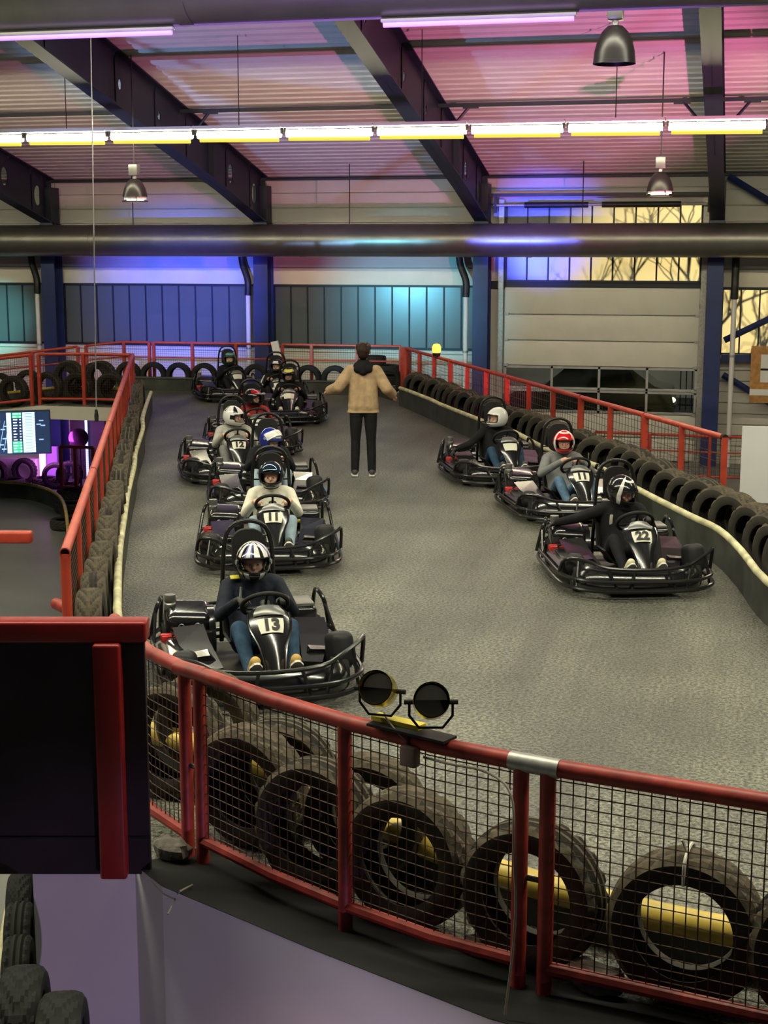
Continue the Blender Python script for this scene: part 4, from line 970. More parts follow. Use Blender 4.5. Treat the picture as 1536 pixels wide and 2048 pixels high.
def make_kart():
    k = thing('go_kart', 'kart', 'go-kart')
    # floor tray and chassis tubes
    b = MB(); b.box((0, -0.12, 0.06), (0.62, 1.5, 0.012)); b.build('floor_tray', 'plastic_matt', k, smooth=False)
    b = MB()
    for s in (-1, 1):
        b.tube([(s*.30, -.88, .07), (s*.33, -.3, .07), (s*.33, .5, .07), (s*.28, .85, .09)], .016, 8)
    b.tube([(-.5, -.55, .12), (.5, -.55, .12)], .014, 8); b.tube([(-.55, .55, .14), (.55, .55, .14)], .018, 8)
    b.build('chassis', 'kart_bar', k)
    # perimeter bumper: two rails
    P = [(-.40, -.99), (0, -1.02), (.40, -.99), (.60, -.84), (.70, -.60), (.71, 0), (.70, .52), (.60, .82), (.36, .94), (0, .96), (-.36, .94), (-.60, .82), (-.70, .52), (-.71, 0), (-.70, -.60), (-.60, -.84)]
    for z, r_, sc in ((.085, .019, 1.0), (.165, .017, .985)):
        b = MB(); b.tube(smooth_path([(x*sc, y*sc, z) for x, y in P], 4, True), r_, 8, closed=True); b.build('bumper_rail', 'kart_bar', k)
    # raised front bar
    b = MB(); top = [(-.70, -.52, .17), (-.66, -.60, .30), (-.50, -.76, .315), (-.34, -.90, .275), (0, -.95, .265), (.34, -.90, .275), (.50, -.80, .315), (.66, -.64, .36), (.71, -.56, .37), (.71, -.50, .17)]
    b.tube(smooth_path(top, 3), .016, 8); b.build('front_bar', 'kart_bar', k)
    for x0, y0, z0, x1, y1 in ((-.34, -.90, .275, -.26, -.99), (-.10, -.945, .265, -.14, -1.0), (.20, -.93, .268, .26, -1.0), (.44, -.84, .30, .36, -.97), (.60, -.72, .34, .62, -.8), (-.56, -.70, .31, -.60, -.82)):
        b = MB(); b.tube([(x0, y0, z0), (x1, y1, .085)], .013, 6); b.build('strut', 'kart_bar', k)
    # front spoiler shell behind the bars
    rows = []
    for z, sc in ((.06, .95), (.13, .96), (.20, .93), (.255, .87)):
        rows.append([(x*sc, y*sc, z) for x, y in ((-.62, -.62), (-.56, -.80), (-.38, -.94), (0, -.985), (.38, -.94), (.56, -.80), (.62, -.62))])
    b = MB(); b.sheet([smooth_path(r_, 3) for r_ in rows], 0.012); b.build('front_spoiler', 'plastic', k)
    # side hoops at the rear corners
    for s in (-1, 1):
        b = MB(); b.tube(smooth_path([(s*.70, .62, .13), (s*.66, .58, .34), (s*.62, .62, .43), (s*.60, .70, .42), (s*.60, .82, .2), (s*.60, .84, .13)], 4), .017, 8); b.build('rear_hoop', 'kart_bar', k)
        b = MB(); b.tube([(s*.70, .30, .13), (s*.655, .60, .36)], .013, 6); b.build('hoop_stay', 'kart_bar', k)
    b = MB(); b.tube(smooth_path([(-.60, .80, .2), (-.3, .92, .3), (.3, .92, .3), (.60, .80, .2)], 4), .015, 8); b.build('rear_bar', 'kart_bar', k)
    # wheels
    for x, y, r_, w_ in ((-.53, -.56, .125, .12), (.53, -.56, .125, .12), (-.52, .56, .135, .19), (.52, .56, .135, .19)):
        o = link('wheel', wheel_mesh(r_, w_), k); o.location = (x, y, r_)
        link('rim', rim_mesh(r_, w_), o)
    # front mudguard blocks
    for s in (-1, 1):
        b = MB(); b.rbox((s*.55, -.50, .27 if s > 0 else .24), (.17, .22, .26 if s > 0 else .18), .06, Euler((R(-14), 0, s*R(14))), seg=4); b.build('mudguard', 'plastic_matt', k)
    # side pods with sloping covers
    for s in (-1, 1):
        b = MB(); prof = [(.30, .10), (.66, .10), (.675, .19), (.60, .235), (.36, .255), (.30, .20)]
        b.prism([(s*x, z) for x, z in prof], .62, Matrix.Translation((0, -.08, 0)) @ Matrix.Rotation(PI/2, 4, 'X')); b.build('side_pod', 'plastic', k, ang=30)
        b = MB(); b.sheet([[(s*.34, .16, .345), (s*.57, .16, .330)], [(s*.33, -.10, .285), (s*.55, -.12, .272)], [(s*.28, -.50, .19), (s*.42, -.52, .18)]], .012); b.build('side_cover', 'plastic', k, smooth=False)
    # engine under a rounded cover, silencer cap, red pull handle
    b = MB(); b.rbox((-.42, .46, .30), (.36, .34, .24), .08, Euler((R(14), R(3), 0)), seg=5); b.build('engine_cover', 'plastic', k)
    b = MB(); b.box((-.42, .33, .20), (.30, .22, .12)); b.build('engine_block', 'dark_metal', k, smooth=False)
    for x in (-.49, -.37):
        b = MB(); b.lathe([(.018, 0), (.024, .004), (.018, .008)], 12, Matrix.Translation((x, .285, .30)) @ Matrix.Rotation(PI/2, 4, 'X')); b.build('vent_ring', 'kart_grey', k)
    b = MB(); b.lathe([(.045, 0), (.047, .05), (.038, .06), (.045, .07), (.042, .12), (0, .125)], 16, Matrix.Translation((-.55, .50, .38))); b.build('silencer_cap', 'kart_grey', k)
    b = MB(); b.rbox((-.60, .26, .235), (.10, .05, .05), .012); b.rbox((-.62, .25, .20), (.05, .06, .10), .012); b.tube([(-.60, .24, .24), (-.49, .22, .25)], .013, 6); b.build('starter_handle', 'kart_red', k, label='bright red starter handle')
    # curved guard between engine and seat
    b = MB(); rows = []
    for i in range(9):
        a = R(200-i*25); rows.append([(x, .44+.20*math.cos(a), .16+.26*math.sin(a) if math.sin(a) > -0.3 else .10) for x in (-.285, -.235)])
    b.sheet(rows, .01); b.build('seat_guard', 'plastic', k)
    # tank and battery side
    b = MB(); b.rbox((.42, .46, .29), (.26, .30, .20), .04, seg=3); b.build('fuel_tank', 'plastic', k)
    b = MB(); b.rbox((.42, .46, .402), (.22, .26, .03), .012); b.build('tank_lid', 'kart_grey', k)
    b = MB(); b.rbox((.47, .16, .272), (.16, .24, .018), .006, Euler((R(5), R(6), 0))); b.build('side_plate', 'kart_white', k, label='pale plate on the side pod')
    b = MB(); b.lathe([(.02, 0), (.028, .02), (.0, .03)], 12, Matrix.Translation((.33, .20, .30))); b.tube([(.36, .25, .30), (.36, .05, .24)], .01, 6); b.build('fuel_cap', 'mount_yellow', k)
    # seat
    b = MB(); rows = []
    for t in range(9):
        tt = t/8
        if tt < .45: y, z = -.12+.40*tt/.45, .085+.02*(1-tt/.45)
        else: u = (tt-.45)/.55; y, z = .28+.16*u, .085+.50*u
        row = []
        for j in range(9):
            u = -1+j/4; lift = (abs(u)**2.2)*(.17 if tt < .5 else .12); row.append((u*.225, y-(lift*.55 if tt >= .45 else 0), z+(lift if tt < .55 else lift*.25)))
        rows.append(row)
    b.sheet(rows, .018); b.build('seat', 'seat_black', k)
    # roll hoop with head pad
    b = MB(); b.tube(smooth_path([(-.21, .55, .10), (-.195, .53, .6), (-.175, .52, .88), (-.12, .515, 1.0), (0, .51, 1.04), (.12, .515, 1.0), (.175, .52, .88), (.195, .53, .6), (.21, .55, .10)], 5), .018, 10); b.build('roll_hoop', 'kart_bar', k)
    b = MB(); b.prism(rrect(.125, .17, .10, 6), .05, Matrix.Translation((0, .495, .81)) @ Matrix.Rotation(PI/2, 4, 'X')); b.build('head_pad', 'seat_black', k, ang=50)
    for z in (.70, .92): b = MB(); b.tube([(-.18, .52, z), (.18, .52, z)], .009, 6); b.build('pad_bracket', 'kart_bar', k)
    # front fairing with number
    rows = [[fairing_pt(1-j/4, i/12) for j in range(9)] for i in range(13)]
    b = MB(); b.sheet(rows, .014); fa = b.build('fairing', 'plastic', k, ang=60)
    for s in (-1, 1):
        b = MB(); b.tube([fairing_pt(s, i/12)+V(0, -.004, .004) for i in range(1, 13)], .008, 6); b.build('edge_rib', 'plastic', fa)
    b = MB(); b.sheet([[fairing_pt(-.72+1.44*j/8, t)+V(0, -.003-.012*math.sin(PI*(t-.01)/.14), .006) for j in range(9)] for t in (.01, .05, .09, .13, .15)], .003); b.build('dash_cover', 'kart_grey', fa)
    b = MB(); b.lathe([(0, .01), (.016, .008), (.018, 0)], 12, Matrix.Translation(fairing_pt(0, .96)) @ Matrix.Rotation(R(48), 4, 'X')); b.build('bolt', 'galv', fa)
    # steering wheel and column
    T = Matrix.Translation((0, -.29, .575)) @ Matrix.Rotation(R(-42), 4, 'X')
    b = MB(); ring = []
    for i in range(32):
        a = 2*PI*i/32; r_ = .165; y = r_*math.sin(a)
        if y > .12: y = .12
        ring.append(T @ V(r_*math.cos(a), y, 0))
    b.tube(ring, .0165, 10, closed=True); sw = b.build('steering_wheel', 'seat_black', k)
    b = MB()
    for a in (R(-90), R(20), R(160)): b.tube([T @ V(0, 0, -.02), T @ V(.16*math.cos(a), min(.12, .16*math.sin(a)), 0)], .011, 6)
    b.tube([T @ V(0, 0, -.03), T @ V(0, 0, .02)], .04, 14); b.build('spokes', 'dark_metal', sw)
    b = MB(); b.tube([T @ V(0, 0, 0), (0, -.62, .16)], .013, 8); b.build('steering_column', 'dark_metal', k)
    for x in (-.15, .15):
        b = MB(); b.tube([(x, -.78, .08), (x, -.76, .22)], .01, 6); b.box((x, -.755, .2), (.06, .015, .06)); b.build('pedal', 'kart_grey', k, smooth=False)
    for ch in k.children:      # the cockpit sits off the centre line, away from the engine
        if ch.name.split('.')[0] in ('seat', 'roll_hoop', 'head_pad', 'pad_bracket', 'fairing', 'steering_wheel', 'steering_column', 'pedal'): ch.location.x += OFFX
    return k
KP = make_kart()
def num_mesh(txt):
    cu = bpy.data.curves.new('number', 'FONT'); cu.body = txt; cu.size = .125; cu.align_x = 'CENTER'; cu.align_y = 'CENTER'; cu.extrude = .001; cu.offset = .006
    o = bpy.data.objects.new('tmp', cu); COL.objects.link(o); bpy.context.view_layer.update()
    me = bpy.data.meshes.new_from_object(o.evaluated_get(bpy.context.evaluated_depsgraph_get())); bpy.data.objects.remove(o); me.materials.clear(); me.materials.append(MATS['print_black']); return me
def put_kart(c, deg, label, number):
    k = KARTS.pop()
    k.location = (c[0], c[1], 0); k.rotation_euler = (0, 0, R(deg)); k['label'] = label; k['category'] = 'go-kart'; k['group'] = 'rental karts on the track'
    b = MB(); rows = [[fairing_pt(-.60+1.2*j/6, t)+V(0, -.006, .006) for j in range(7)] for t in (.20, .27, .33, .40)]
    b.sheet(rows, .003)
    pl = b.build('number_plate', 'plate_white', k, label='white plate with black number '+number if number else 'white number plate')
    pl.location.x += OFFX
    if number:
        me = num_mesh(number); o = link('number', me, pl)
        c0 = fairing_pt(0, .30); up_ = (fairing_pt(0, .2)-fairing_pt(0, .38)).normalized(); rt_ = V(1, 0, 0); nn = rt_.cross(up_).normalized()
        o.matrix_local = Matrix.Translation(c0+nn*.014) @ Matrix((rt_, up_, nn)).transposed().to_4x4()
    return k

# ================================================================== PEOPLE
def cap(b, p0, p1, r0, r1, n=14):
    p0, p1 = Vector(p0), Vector(p1); d = p1-p0; L = d.length
    if L < 1e-5: b.ell(p0, (r0, r0, r0), nu=n, nv=8); return
    d.normalize(); pts = []; rs = []
    for i in range(5): a = PI/2*(1-i/5); pts.append(p0-d*r0*math.sin(a)); rs.append(max(r0*math.cos(a), r0*0.04))
    pts += [p0, p1]; rs += [r0, r1]
    for i in range(1, 6): a = PI/2*i/5; pts.append(p1+d*r1*math.sin(a)); rs.append(max(r1*math.cos(a), r1*0.04))
    b.tube(pts, rs, n)
def remesh(caps, name, mats, voxel=.010, smooth=4, ells=()):
    b = MB()
    for c in caps: cap(b, *c[:4])
    for e in ells: b.ell(e[0], e[1], e[2] if len(e) > 3 else None, nu=20, nv=14)
    me0 = bpy.data.meshes.new('tmp'); me0.from_pydata(b.v, [], b.f)
    bm = bmesh.new(); bm.from_mesh(me0); bmesh.ops.recalc_face_normals(bm, faces=bm.faces); bm.to_mesh(me0); bm.free()
    o = bpy.data.objects.new('tmp', me0); COL.objects.link(o)
    m = o.modifiers.new('r', 'REMESH'); m.mode = 'VOXEL'; m.voxel_size = voxel; m.use_smooth_shade = True
    s = o.modifiers.new('s', 'SMOOTH'); s.factor = .5; s.iterations = smooth
    bpy.context.view_layer.update()
    me = bpy.data.meshes.new_from_object(o.evaluated_get(bpy.context.evaluated_depsgraph_get())); bpy.data.objects.remove(o); me.name = name
    me.materials.clear()
    for x in mats: me.materials.append(MATS[x])
    # material of the nearest limb
    nf = len(me.polygons); C_ = np.zeros(nf*3); me.polygons.foreach_get('center', C_); C_ = C_.reshape(-1, 3)
    best = np.full(nf, 1e9); mi = np.zeros(nf, dtype=np.int32)
    for c in caps:
        p0 = np.array(c[0]); p1 = np.array(c[1]); d = p1-p0; L2 = max(d@d, 1e-9)
        t = np.clip(((C_-p0)@d)/L2, 0, 1); rr = c[2]+(c[3]-c[2])*t
        ds = np.linalg.norm(C_-(p0+t[:, None]*d), axis=1)-rr
        w_ = ds < best; best[w_] = ds[w_]; mi[w_] = c[4]
    for e in ells:
        ds = (np.linalg.norm((C_-np.array(e[0]))/np.array(e[1]), axis=1)-1)*min(e[1]); w_ = ds < best; best[w_] = ds[w_]; mi[w_] = e[-1]
    me.polygons.foreach_set('material_index', mi); me.polygons.foreach_set('use_smooth', [True]*nf); me.update()
    return me
def hand(wrist, d, nrm, side, mi, curl=1.0, s=1.0):
    """palm, four fingers of different lengths, thumb leaving the side of the palm"""
    w_ = Vector(wrist); d = Vector(d).normalized(); nrm = Vector(nrm); nrm = (nrm-d*nrm.dot(d)).normalized(); ac = d.cross(nrm)*side; out = []
    for u in (-.028, -.009, .010, .028): out.append((w_, w_+d*.085*s+ac*u*s, .017*s, .0125*s, mi))
    for u, L in ((-.031, .074), (-.0105, .086), (.0105, .080), (.031, .062)):
        p = w_+d*.085*s+ac*u*s; a = 0.0; v = d
        for q, f in enumerate((.45, .32, .23)):
            a += curl*(.55 if q == 0 else .75); v = (d*math.cos(a)+nrm*math.sin(a)+ac*u*1.2).normalized()
            p2 = p+v*L*f*s; out.append((p, p2, (.0105-.001*q)*s, (.0098-.0012*q)*s, mi)); p = p2
    p = w_+d*.03*s-ac*.028*s; v = (d*.65-ac*.7+nrm*.25).normalized(); p2 = p+v*.045*s; out.append((p, p2, .014*s, .0115*s, mi))
    v2 = (d*.75-ac*.15+nrm*.6*curl).normalized(); out.append((p2, p2+v2*.038*s, .0110*s, .009*s, mi))
    return out
def helmet(name, center, yaw, pitch, pat, mats, visor=None, visor_up=0.0, peak=None, label=None, parent=None, s=1.0):
    nu, nv = 48, 30; RX, RY, RZ = .122*s, .150*s, .135*s
    T = Matrix.Translation(center) @ Matrix.Rotation(yaw, 4, 'Z') @ Matrix.Rotation(pitch, 4, 'X')
    def P(lon, el, k=1.0):
        ce = math.cos(el); x = RX*ce*math.sin(lon); y = -RY*ce*math.cos(lon); z = RZ*math.sin(el)
        fr = max(0, math.cos(lon))
        if el < -.15: y -= .030*s*fr*min(1, (-.15-el)/.3); x *= 1-.08*fr
        if el > 0.2: y += .012*s*(el-.2)
        if z < -.105*s: x *= .97
        return V(x*k, y*k, z*k)
    els = [-.92+(PI/2+.92-.001)*i/nv for i in range(nv+1)]
    vs = []; fs = []; ms = []
    for e in els:
        for j in range(nu): vs.append(T @ P(-PI+2*PI*j/nu, e))
    for i in range(nv):
        for j in range(nu):
            lon = -PI+2*PI*(j+.5)/nu; e = (els[i]+els[i+1])/2
            if abs(lon) < 1.02 and -.32 < e < .42-.10*abs(lon): continue
            fs.append((i*nu+j, i*nu+(j+1) % nu, (i+1)*nu+(j+1) % nu, (i+1)*nu+j)); ms.append(pat(lon, e))
    b = MB(); b.v = [tuple(v) for v in vs]; b.f = fs; b.m = ms
    h_ = b.build('helmet', mats, parent, label=label)
    md = h_.modifiers.new('thick', 'SOLIDIFY'); md.thickness = .014*s; md.offset = -1
    b = MB()
    rim = [T @ P(-1.0+2.0*i/16, .43-.10*abs(-1+2*i/16), 1.005) for i in range(17)]+[T @ P(1.0-2.0*i/16, -.33, 1.005) for i in range(17)]
    b.tube(rim, .0045*s, 6, closed=True); b.build('port_rim', 'lining', h_)
    b = MB(); b.tube([T @ P(-PI+2*PI*j/nu, els[0], .99) for j in range(nu)], .008*s, 6, closed=True); b.build('neck_roll', 'lining', h_)
    if visor:
        Rv = Matrix.Translation(center) @ Matrix.Rotation(yaw, 4, 'Z') @ Matrix.Rotation(pitch-visor_up, 4, 'X')
        rows = [[Rv @ P(-1.22+2.44*j/20, -.27+.62*i/6, 1.035) for j in range(21)] for i in range(7)]
        b = MB(); b.sheet(rows, .003); b.build('visor', visor, h_)
        for s_ in (-1, 1):
            b = MB(); b.tube([Rv @ P(s_*1.28, .03, 1.0), Rv @ P(s_*1.28, .03, 1.06)], .018*s, 12); b.build('visor_pivot', 'h_grey', h_)
    if peak:
        rows = [[T @ (P(-.85+1.7*j/10, .55, 1.03)+V(0, -.085*t*(1-.35*abs(-1+j/5)), .018*t)) for j in range(11)] for t in (0, .5, 1)]
        b = MB(); b.sheet(rows, .006); b.build('peak', peak, h_)
    # chin vent
    b = MB(); b.tube([T @ P(-.35+.7*i/8, -.55, 1.004) for i in range(9)], .006*s, 6); b.build('chin_vent', 'lining', h_)
    return h_
def head_caps(c, yaw, pitch, mi, s=1.0):
    T = Matrix.Translation(c) @ Matrix.Rotation(yaw, 4, 'Z') @ Matrix.Rotation(pitch, 4, 'X'); o = []
    g = lambda x, y, z: T @ (V(x, y, z)*s)
    o.append((g(0, .02, .03), g(0, -.005, .02), .088*s, .085*s, mi)); o.append((g(0, -.03, -.04), g(0, -.055, -.085), .062*s, .038*s, mi))
    o.append((g(0, -.088, .015), g(0, -.108, -.020), .010*s, .014*s, mi))          # nose
    o.append((g(-.045, -.078, .03), g(.045, -.078, .03), .014*s, .014*s, mi))      # brow
    o.append((g(-.02, -.092, -.055), g(.02, -.092, -.055), .011*s, .011*s, mi))    # lips
    for sx in (-1, 1): o.append((g(sx*.048, -.07, -.02), g(sx*.04, -.075, -.035), .022*s, .02*s, mi))
    return o, T
def eyes(T, parent, s=1.0):
    for sx in (-1, 1):
        b = MB(); b.ell(T @ (V(sx*.032, -.089, .008)*s), (.013*s, .008*s, .008*s), nu=10, nv=7)
        e = b.build('eye', 'eye_white', parent)
        b = MB(); b.ell(T @ (V(sx*.032, -.096, .008)*s), (.006*s, .004*s, .006*s), nu=8, nv=6); b.build('pupil', 'lining', e)
def shoe(p, toe, mats, parent, s=1.0):
    p, toe = Vector(p), Vector(toe); d = (toe-p).normalized()
    me = remesh([(p, p+d*.10*s, .042*s, .046*s, 0), (p+d*.10*s, p+d*.20*s, .046*s, .040*s, 0)], 'shoe', [mats[0]], .012, 3)
    o = link('shoe', me, parent); dn = V(0, 0, 1).cross(d); dn = d.cross(dn).normalized() if dn.length > 1e-4 else V(0, -1, 0)
    q = d.cross(V(1, 0, 0)).normalized(); 
    b = MB(); side = V(1, 0, 0); down = -q if q.z > 0 else q
    outline = [(-.045, -.035), (.10, -.048), (.20, -.046), (.245, -.02), (.25, .0), (.245, .02), (.20, .046), (.10, .048), (-.045, .035)]
    if (d.cross(side)).length < .2: side = V(0, 1, 0)
    nn = d.cross(side).normalized(); nn = nn if nn.dot(V(0, -1, -1)) > 0 else -nn
    base = p+nn*.040*s
    vs = [base+d*x*s+side*y*s for x, y in outline]+[base+nn*.016*s+d*x*s+side*y*s for x, y in outline]; n_ = len(outline)
    b.add(vs, [tuple(range(n_)), tuple(range(2*n_-1, n_-1, -1))]+[(i, (i+1) % n_, n_+(i+1) % n_, n_+i) for i in range(n_)]); b.build('sole', mats[1], o, smooth=False)
    return o
def driver(c, deg, label, mats, pat, hm, hyaw=0.0, hpitch=0.0, visor=None, vup=0.0, peak=None, shoes=('shoe_dark', 'sole_white'), arms='wheel', s=1.0, collar=None, extra=None, head=(0, .23, .775), hlabel=None):
    # kart frame: facing -Y, seated
    hx, hy, hz = head; c_ = []
    hip = V(0, .20, .21); ch = V(0, .31, .50)
    for u in (-.075, 0, .075): c_.append((hip+V(u, 0, 0), V(u*.9, .28, .36), .115, .115, 0))
    for u in (-.09, 0, .09): c_.append((V(u*.9, .28, .36), V(u, .315, .56), .112, .098, 0))
    c_.append((V(-.14, .31, .595), V(.14, .31, .595), .072, .072, 0))
    c_.append((V(0, .30, .60), V(0, hy+.02, hz-.06), .058, .055, 0 if collar is None else 0))
    for sx in (-1, 1):
        sh = V(sx*.185, .30, .585)
        if arms == 'wheel': el, wr, hd = V(sx*.27, .10, .42), V(sx*.165, -.16, .585), V(-sx*.15, -1, .25)
        elif arms == 'clasp': el, wr, hd = V(sx*.31, .08, .44), V(sx*.085, -.15, .635), V(-sx*.75, -.6, .2)
        elif arms == 'reach_back':
            if sx < 0: el, wr, hd = V(-.42, .33, .50), V(-.62, .42, .44), V(-.8, .1, -.5)
            else: el, wr, hd = V(.27, .10, .42), V(.165, -.16, .585), V(-.15, -1, .25)
        elif arms == 'open':
            if sx < 0: el, wr, hd = V(-.40, .12, .45), V(-.62, .10, .38), V(-.5, -.3, -.7)
            else: el, wr, hd = V(.30, .14, .42), V(.20, -.12, .52), V(-.15, -1, .25)
        c_ += [(sh, sh.lerp(el, .5), .064, .057, 0), (sh.lerp(el, .5), el, .057, .050, 0), (el, wr.lerp(el, .15), .050, .038, 0), (wr.lerp(el, .2), wr, .036, .030, 2)]
        c_ += hand(wr, hd, V(0, -.3, -1), sx, 2, 1.25, .95)
        hp = V(sx*.095, .16, .185); kn = V(sx*.185, -.27, .40); an = V(sx*.15, -.62, .165)
        c_ += [(hp, hp.lerp(kn, .5), .098, .082, 1), (hp.lerp(kn, .5), kn, .082, .064, 1), (kn, kn.lerp(an, .4), .062, .058, 1), (kn.lerp(an, .4), an, .056, .044, 1)]
        c_.append((an, an+V(0, -.07, .02), .036, .034, 1))
    hc, T = head_caps(V(hx, hy, hz), hyaw, hpitch, 3, .95)
    me = remesh(c_+hc, 'person', mats, .0095, 3)
    o = link('person', me); o.location = (c[0]+OFFX*math.cos(R(deg)), c[1]+OFFX*math.sin(R(deg)), 0); o.rotation_euler = (0, 0, R(deg)); tag(o, label, 'person', 'kart drivers')
    eyes(T, o, .95)
    helmet('helmet', V(hx, hy-.0, hz+.012), hyaw, hpitch, pat, hm, visor, vup, peak, hlabel, o, 1.07)
    for sx in (-1, 1): shoe((sx*.15, -.62, .145), (sx*.145, -.70, .235), shoes, o, .98)
    if extra: extra(o)
    return o
# helmet graphics: functions of longitude (0 = front) and elevation
def solid(lon, e): return 0
def g13(lon, e):
    if e > .35: return 1 if int((lon+4)*3.2) % 2 else 2 if abs(lon) < 2.2 and int((lon+4)*6.4) % 3 == 0 else 0
    if e < -.35 and .45 < abs(lon) < .75: return 1
    return 0
def g_band(lon, e): return 1 if (.45 < e < .62) or (abs(lon) > 1.2 and -.05 < e < .12) else 0
def g12(lon, e): return 1 if (e > .5 and int((lon+4)*2.1) % 3 == 0) or (1.05 < abs(lon) < 1.5 and -.2 < e < .25) else 0
def g_side(lon, e): return 1 if abs(abs(lon)-1.25) < .16 and e > -.4 or e > 1.25 else 0
def g_top(lon, e): return 1 if .62 < e < 1.05 and abs(lon) < 1.3 else 0
def g_stripe(lon, e): return 1 if (abs(lon) < .5 and .42 < e < .8) or (1.2 < abs(lon) < 1.7 and -.55 < e < -.30) else 0
def rimw(lon, e): return 1 if abs(abs(lon)-1.22) < .13 or .95 < e < 1.12 and abs(lon) < 1.3 else 0
def patch_shoulder(o):
    b = MB(); b.rbox((-.14, .245, .665), (.07, .012, .035), .004, Euler((R(-50), 0, R(10)))); b.build('shoulder_patch', 'patch_yellow', o)
    b = MB(); b.tube(smooth_path([(-.10, .20, .60), (-.11, .185, .52), (-.12, .19, .44)], 4), .012, 6); b.build('jacket_stripe', 'h_grey', o)
def patch_chest(o):
    b = MB(); b.rbox((-.05, .188, .50), (.09, .012, .06), .02); b.build('chest_patch', 'patch_lime', o)
def strap(o):
    b = MB(); b.rbox((-.11, .195, .50), (.03, .012, .12), .005, Euler((R(12), 0, 0))); b.build('jacket_strap', 'strap_white', o)
def sleeve_stripe(o):
    for sx in (-1, 1):
        b = MB(); b.tube([(sx*.235, .27, .60), (sx*.30, .17, .49), (sx*.325, .10, .40), (sx*.27, .0, .46)], .020, 6); b.build('sleeve_stripe', 'h_white', o)
KD = [
 # centre, heading, number, kart label, driver args
 ((-3.40, 10.02), 27, '13', 'black kart number 13 beside the near fence spotlights',
  dict(label='driver in dark jacket and jeans with striped blue and white helmet', mats=['cloth_navy', 'jeans_dark', 'print_black', 'skin'], pat=g13, hm=['h_black', 'h_white', 'h_violet'], hyaw=R(-6), hpitch=R(4), visor='clear_visor', shoes=('shoe_tan', 'sole_white'), extra=patch_shoulder)),
 ((-4.58, 14.02), 19, '11', 'black kart number 11 with driver in cream jumper',
  dict(label='driver in cream jumper and pale jeans with black helmet', mats=['cloth_cream', 'jeans_pale', 'skin', 'skin'], pat=solid, hm=['h_black'], hyaw=R(-6), hpitch=R(4), visor='visor_dark', vup=R(42), shoes=('shoe_dark', 'sole_white'))),
 ((-5.55, 16.98), 21, '', 'black kart in line directly behind kart number 11',
  dict(label='driver bending forward with shiny blue helmet', mats=['cloth_black', 'jeans_pale', 'skin', 'skin'], pat=g_top, hm=['h_blue', 'h_white'], hyaw=R(38), hpitch=R(24), visor='h_white', vup=R(60), head=(0.02, .14, .745))),
 ((-6.68, 18.95), 24, '12', 'black kart number 12 with driver in light grey top',
  dict(label='driver in light grey top with white helmet turned sideways', mats=['cloth_lightgrey', 'cloth_grey', 'skin', 'skin'], pat=g12, hm=['h_white', 'h_black'], hyaw=R(52), hpitch=R(8), head=(0.0, .22, .775))),
 ((-7.22, 21.40), 24, '', 'black kart in line behind kart number 12',
  dict(label='driver in red top with dark red and white helmet', mats=['cloth_red', 'cloth_black', 'skin', 'skin'], pat=g_top, hm=['h_black', 'h_red'], hyaw=R(45), hpitch=R(8), peak='h_white')),
 ((-7.87, 25.32), 16, '', 'foremost of the three karts near the far fence',
  dict(label='driver in black with yellow marked black helmet and pale shoes', mats=['cloth_black', 'cloth_black', 'skin', 'skin'], pat=g_top, hm=['h_black', 'h_yellow'], hyaw=R(-20), hpitch=R(10), peak='h_white', shoes=('shoe_cream', 'sole_white'))),
 ((-8.70, 27.22), 20, '', 'middle kart of the three near the far fence',
  dict(label='driver with white sleeve stripes and black helmet', mats=['cloth_black', 'cloth_black', 'skin', 'skin'], pat=g_stripe, hm=['h_black', 'h_white'], hyaw=R(-14), hpitch=0, extra=sleeve_stripe)),
 ((-10.15, 28.75), 30, '', 'rearmost kart against the far tyre row',
  dict(label='driver in black with lime chest patch and green helmet', mats=['cloth_black', 'cloth_black', 'print_black', 'skin'], pat=g_top, hm=['h_green', 'h_teal'], hyaw=R(-20), hpitch=0, extra=patch_chest)),
 ((-3.14, 19.62), 22, '', 'black kart with white plate along the kerb opposite kart 12',
  dict(label='driver in black with plain white helmet turned aside', mats=['cloth_black', 'jeans_dark', 'print_black', 'skin'], pat=solid, hm=['h_white'], hyaw=R(-62), hpitch=R(2), arms='open')),
 ((-1.96, 17.28), 22, '11', 'black kart with driver in grey jumper by the kerb',
  dict(label='driver in grey jumper and blue jeans with red helmet', mats=['cloth_grey', 'jeans', 'skin', 'skin'], pat=rimw, hm=['h_red', 'h_white'], hyaw=R(-10), hpitch=R(6), arms='clasp', shoes=('shoe_dark', 'sole_white'))),
 ((-1.02, 13.90), 18, '22', 'black kart number 22 beside the curved kerb',
  dict(label='driver in black with black and white helmet reaching back', mats=['cloth_black', 'cloth_black', 'print_black', 'skin'], pat=rimw, hm=['h_black', 'h_white'], hyaw=R(38), hpitch=R(22), arms='reach_back', shoes=('shoe_cream', 'sole_white'), extra=strap)),
]
KARTS = [copy_tree(KP) for _ in KD[1:]]+[KP]
for c, deg, num, lab, dk in KD:
    put_kart(c, deg, lab, num); driver(c, deg, **dk)

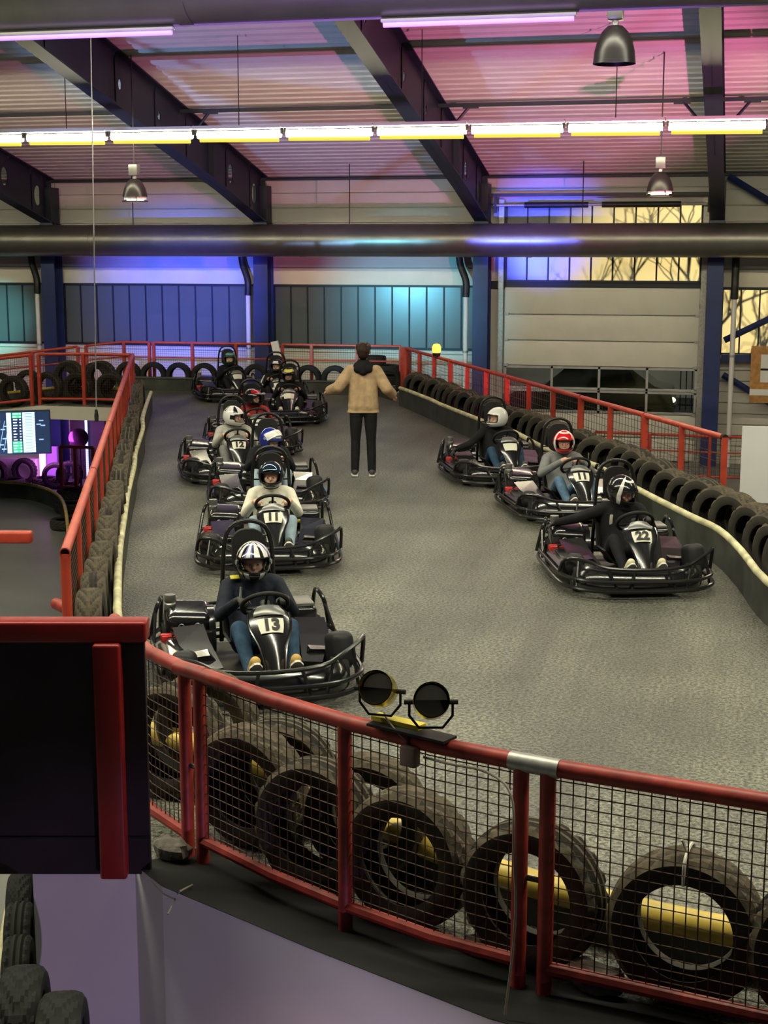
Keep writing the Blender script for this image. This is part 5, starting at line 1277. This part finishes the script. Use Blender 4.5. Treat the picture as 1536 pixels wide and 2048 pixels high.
# ---- person standing on the track
sp = at(727, 952, 0)
def standing():
    c_ = []
    for sx in (-1, 1):
        hp, kn, an = V(sx*.095, .0, .90), V(sx*.105, -.01, .49), V(sx*.115, .02, .09)
        c_ += [(hp, hp.lerp(kn, .5), .095, .085, 1), (hp.lerp(kn, .5), kn, .085, .066, 1), (kn, kn.lerp(an, .45), .066, .064, 1), (kn.lerp(an, .45), an, .064, .056, 1)]
        c_.append((an+V(0, 0, -.03), an+V(sx*.01, -.05, -.045), .036, .034, 1))
    for u in (-.07, 0, .07): c_ += [(V(u, 0, .92), V(u, 0, 1.12), .10, .10, 1), (V(u, 0, 1.12), V(u*1.1, 0, 1.38), .10, .095, 0)]
    c_.append((V(-.13, 0, 1.45), V(.13, 0, 1.45), .06, .06, 0)); c_.append((V(0, .01, 1.44), V(0, -.01, 1.60), .058, .055, 3))
    for sx, el, wr, hd in ((1, V(.335, .06, 1.22), V(.47, -.14, 1.155), V(.5, -.7, -.25)), (-1, V(-.315, .07, 1.20), V(-.40, -.12, 1.10), V(-.35, -.7, -.35))):
        sh = V(sx*.17, .01, 1.44); c_ += [(sh, el, .055, .045, 0), (el, wr, .043, .030, 0)]; c_ += hand(wr, hd, V(-sx*.7, -.1, -.6), sx, 3, .8, 1.0)
    hc, T = head_caps(V(0, -.02, 1.685), 0, 0, 3, 1.0)
    for sx in (-1, 1): c_.append((T @ V(sx*.086, .005, .02), T @ V(sx*.088, .005, -.02), .014, .012, 3))
    me = remesh(c_+hc, 'person', ['jacket_tan', 'cloth_black', 'cloth_black', 'skin'], .0095, 3)
    o = link('person', me); o.location = (sp.x, sp.y, 0); o.rotation_euler = (0, 0, PI+YAW); tag(o, 'person in tan jacket and black trousers standing with arms spread', 'person')
    eyes(T, o)
    j = []
    for u in (-.085, 0, .085): j += [(V(u*1.1, 0, .955), V(u, .0, 1.18), .112, .115, 0), (V(u, 0, 1.18), V(u*1.05, .005, 1.40), .115, .098, 0)]
    j.append((V(-.15, .01, 1.435), V(.15, .01, 1.435), .075, .075, 0)); j.append((V(-.115, 0, .925), V(.115, 0, .925), .085, .085, 0)); j.append((V(-.10, 0, .965), V(.10, 0, .965), .11, .11, 0))
    for sx, el, wr in ((1, V(.335, .06, 1.22), V(.455, -.11, 1.16)), (-1, V(-.315, .07, 1.20), V(-.39, -.09, 1.115))):
        sh = V(sx*.175, .01, 1.43); j += [(sh, sh.lerp(el, .5), .085, .084, 0), (sh.lerp(el, .5), el, .084, .080, 0), (el, wr, .079, .066, 0)]
    j.append((V(-.115, 0, .86), V(.115, 0, .86), .105, .105, 0))
    me = remesh(j, 'jacket', ['jacket_tan'], .012, 5); bm = bmesh.new(); bm.from_mesh(me)
    r_ = bmesh.ops.bisect_plane(bm, geom=bm.verts[:]+bm.edges[:]+bm.faces[:], plane_co=(0, 0, .872), plane_no=(0, 0, 1), clear_inner=True)
    ed_ = [e for e in r_['geom_cut'] if isinstance(e, bmesh.types.BMEdge)]
    bmesh.ops.edgeloop_fill(bm, edges=ed_); bm.to_mesh(me); bm.free(); link('jacket', me, o)
    hd_ = [(V(-.075, .085, 1.46), V(.075, .085, 1.46), .055, .055, 0), (V(-.08, .04, 1.50), V(.08, .04, 1.50), .055, .055, 0), (V(-.07, -.04, 1.50), V(.07, -.04, 1.50), .05, .05, 0), (V(0, .09, 1.43), V(0, .08, 1.50), .06, .055, 0), (V(-.04, .03, 1.545), V(.04, .03, 1.545), .05, .05, 0)]
    link('hood', remesh(hd_, 'hood', ['cloth_black'], .012, 4), o)
    hr = [(V(0, .015, 1.735), V(0, -.045, 1.74), .085, .075, 0), (V(0, .025, 1.70), V(0, .03, 1.66), .090, .078, 0), (V(-.03, -.02, 1.745), V(.03, -.02, 1.745), .075, .075, 0)]
    link('hair', remesh(hr, 'hair', ['hair'], .010, 2), o)
    for sx in (-1, 1): shoe((sx*.115, .055, .065), (sx*.13, -.17, .055), ('shoe_dark', 'sole_white'), o, 1.0)
standing()
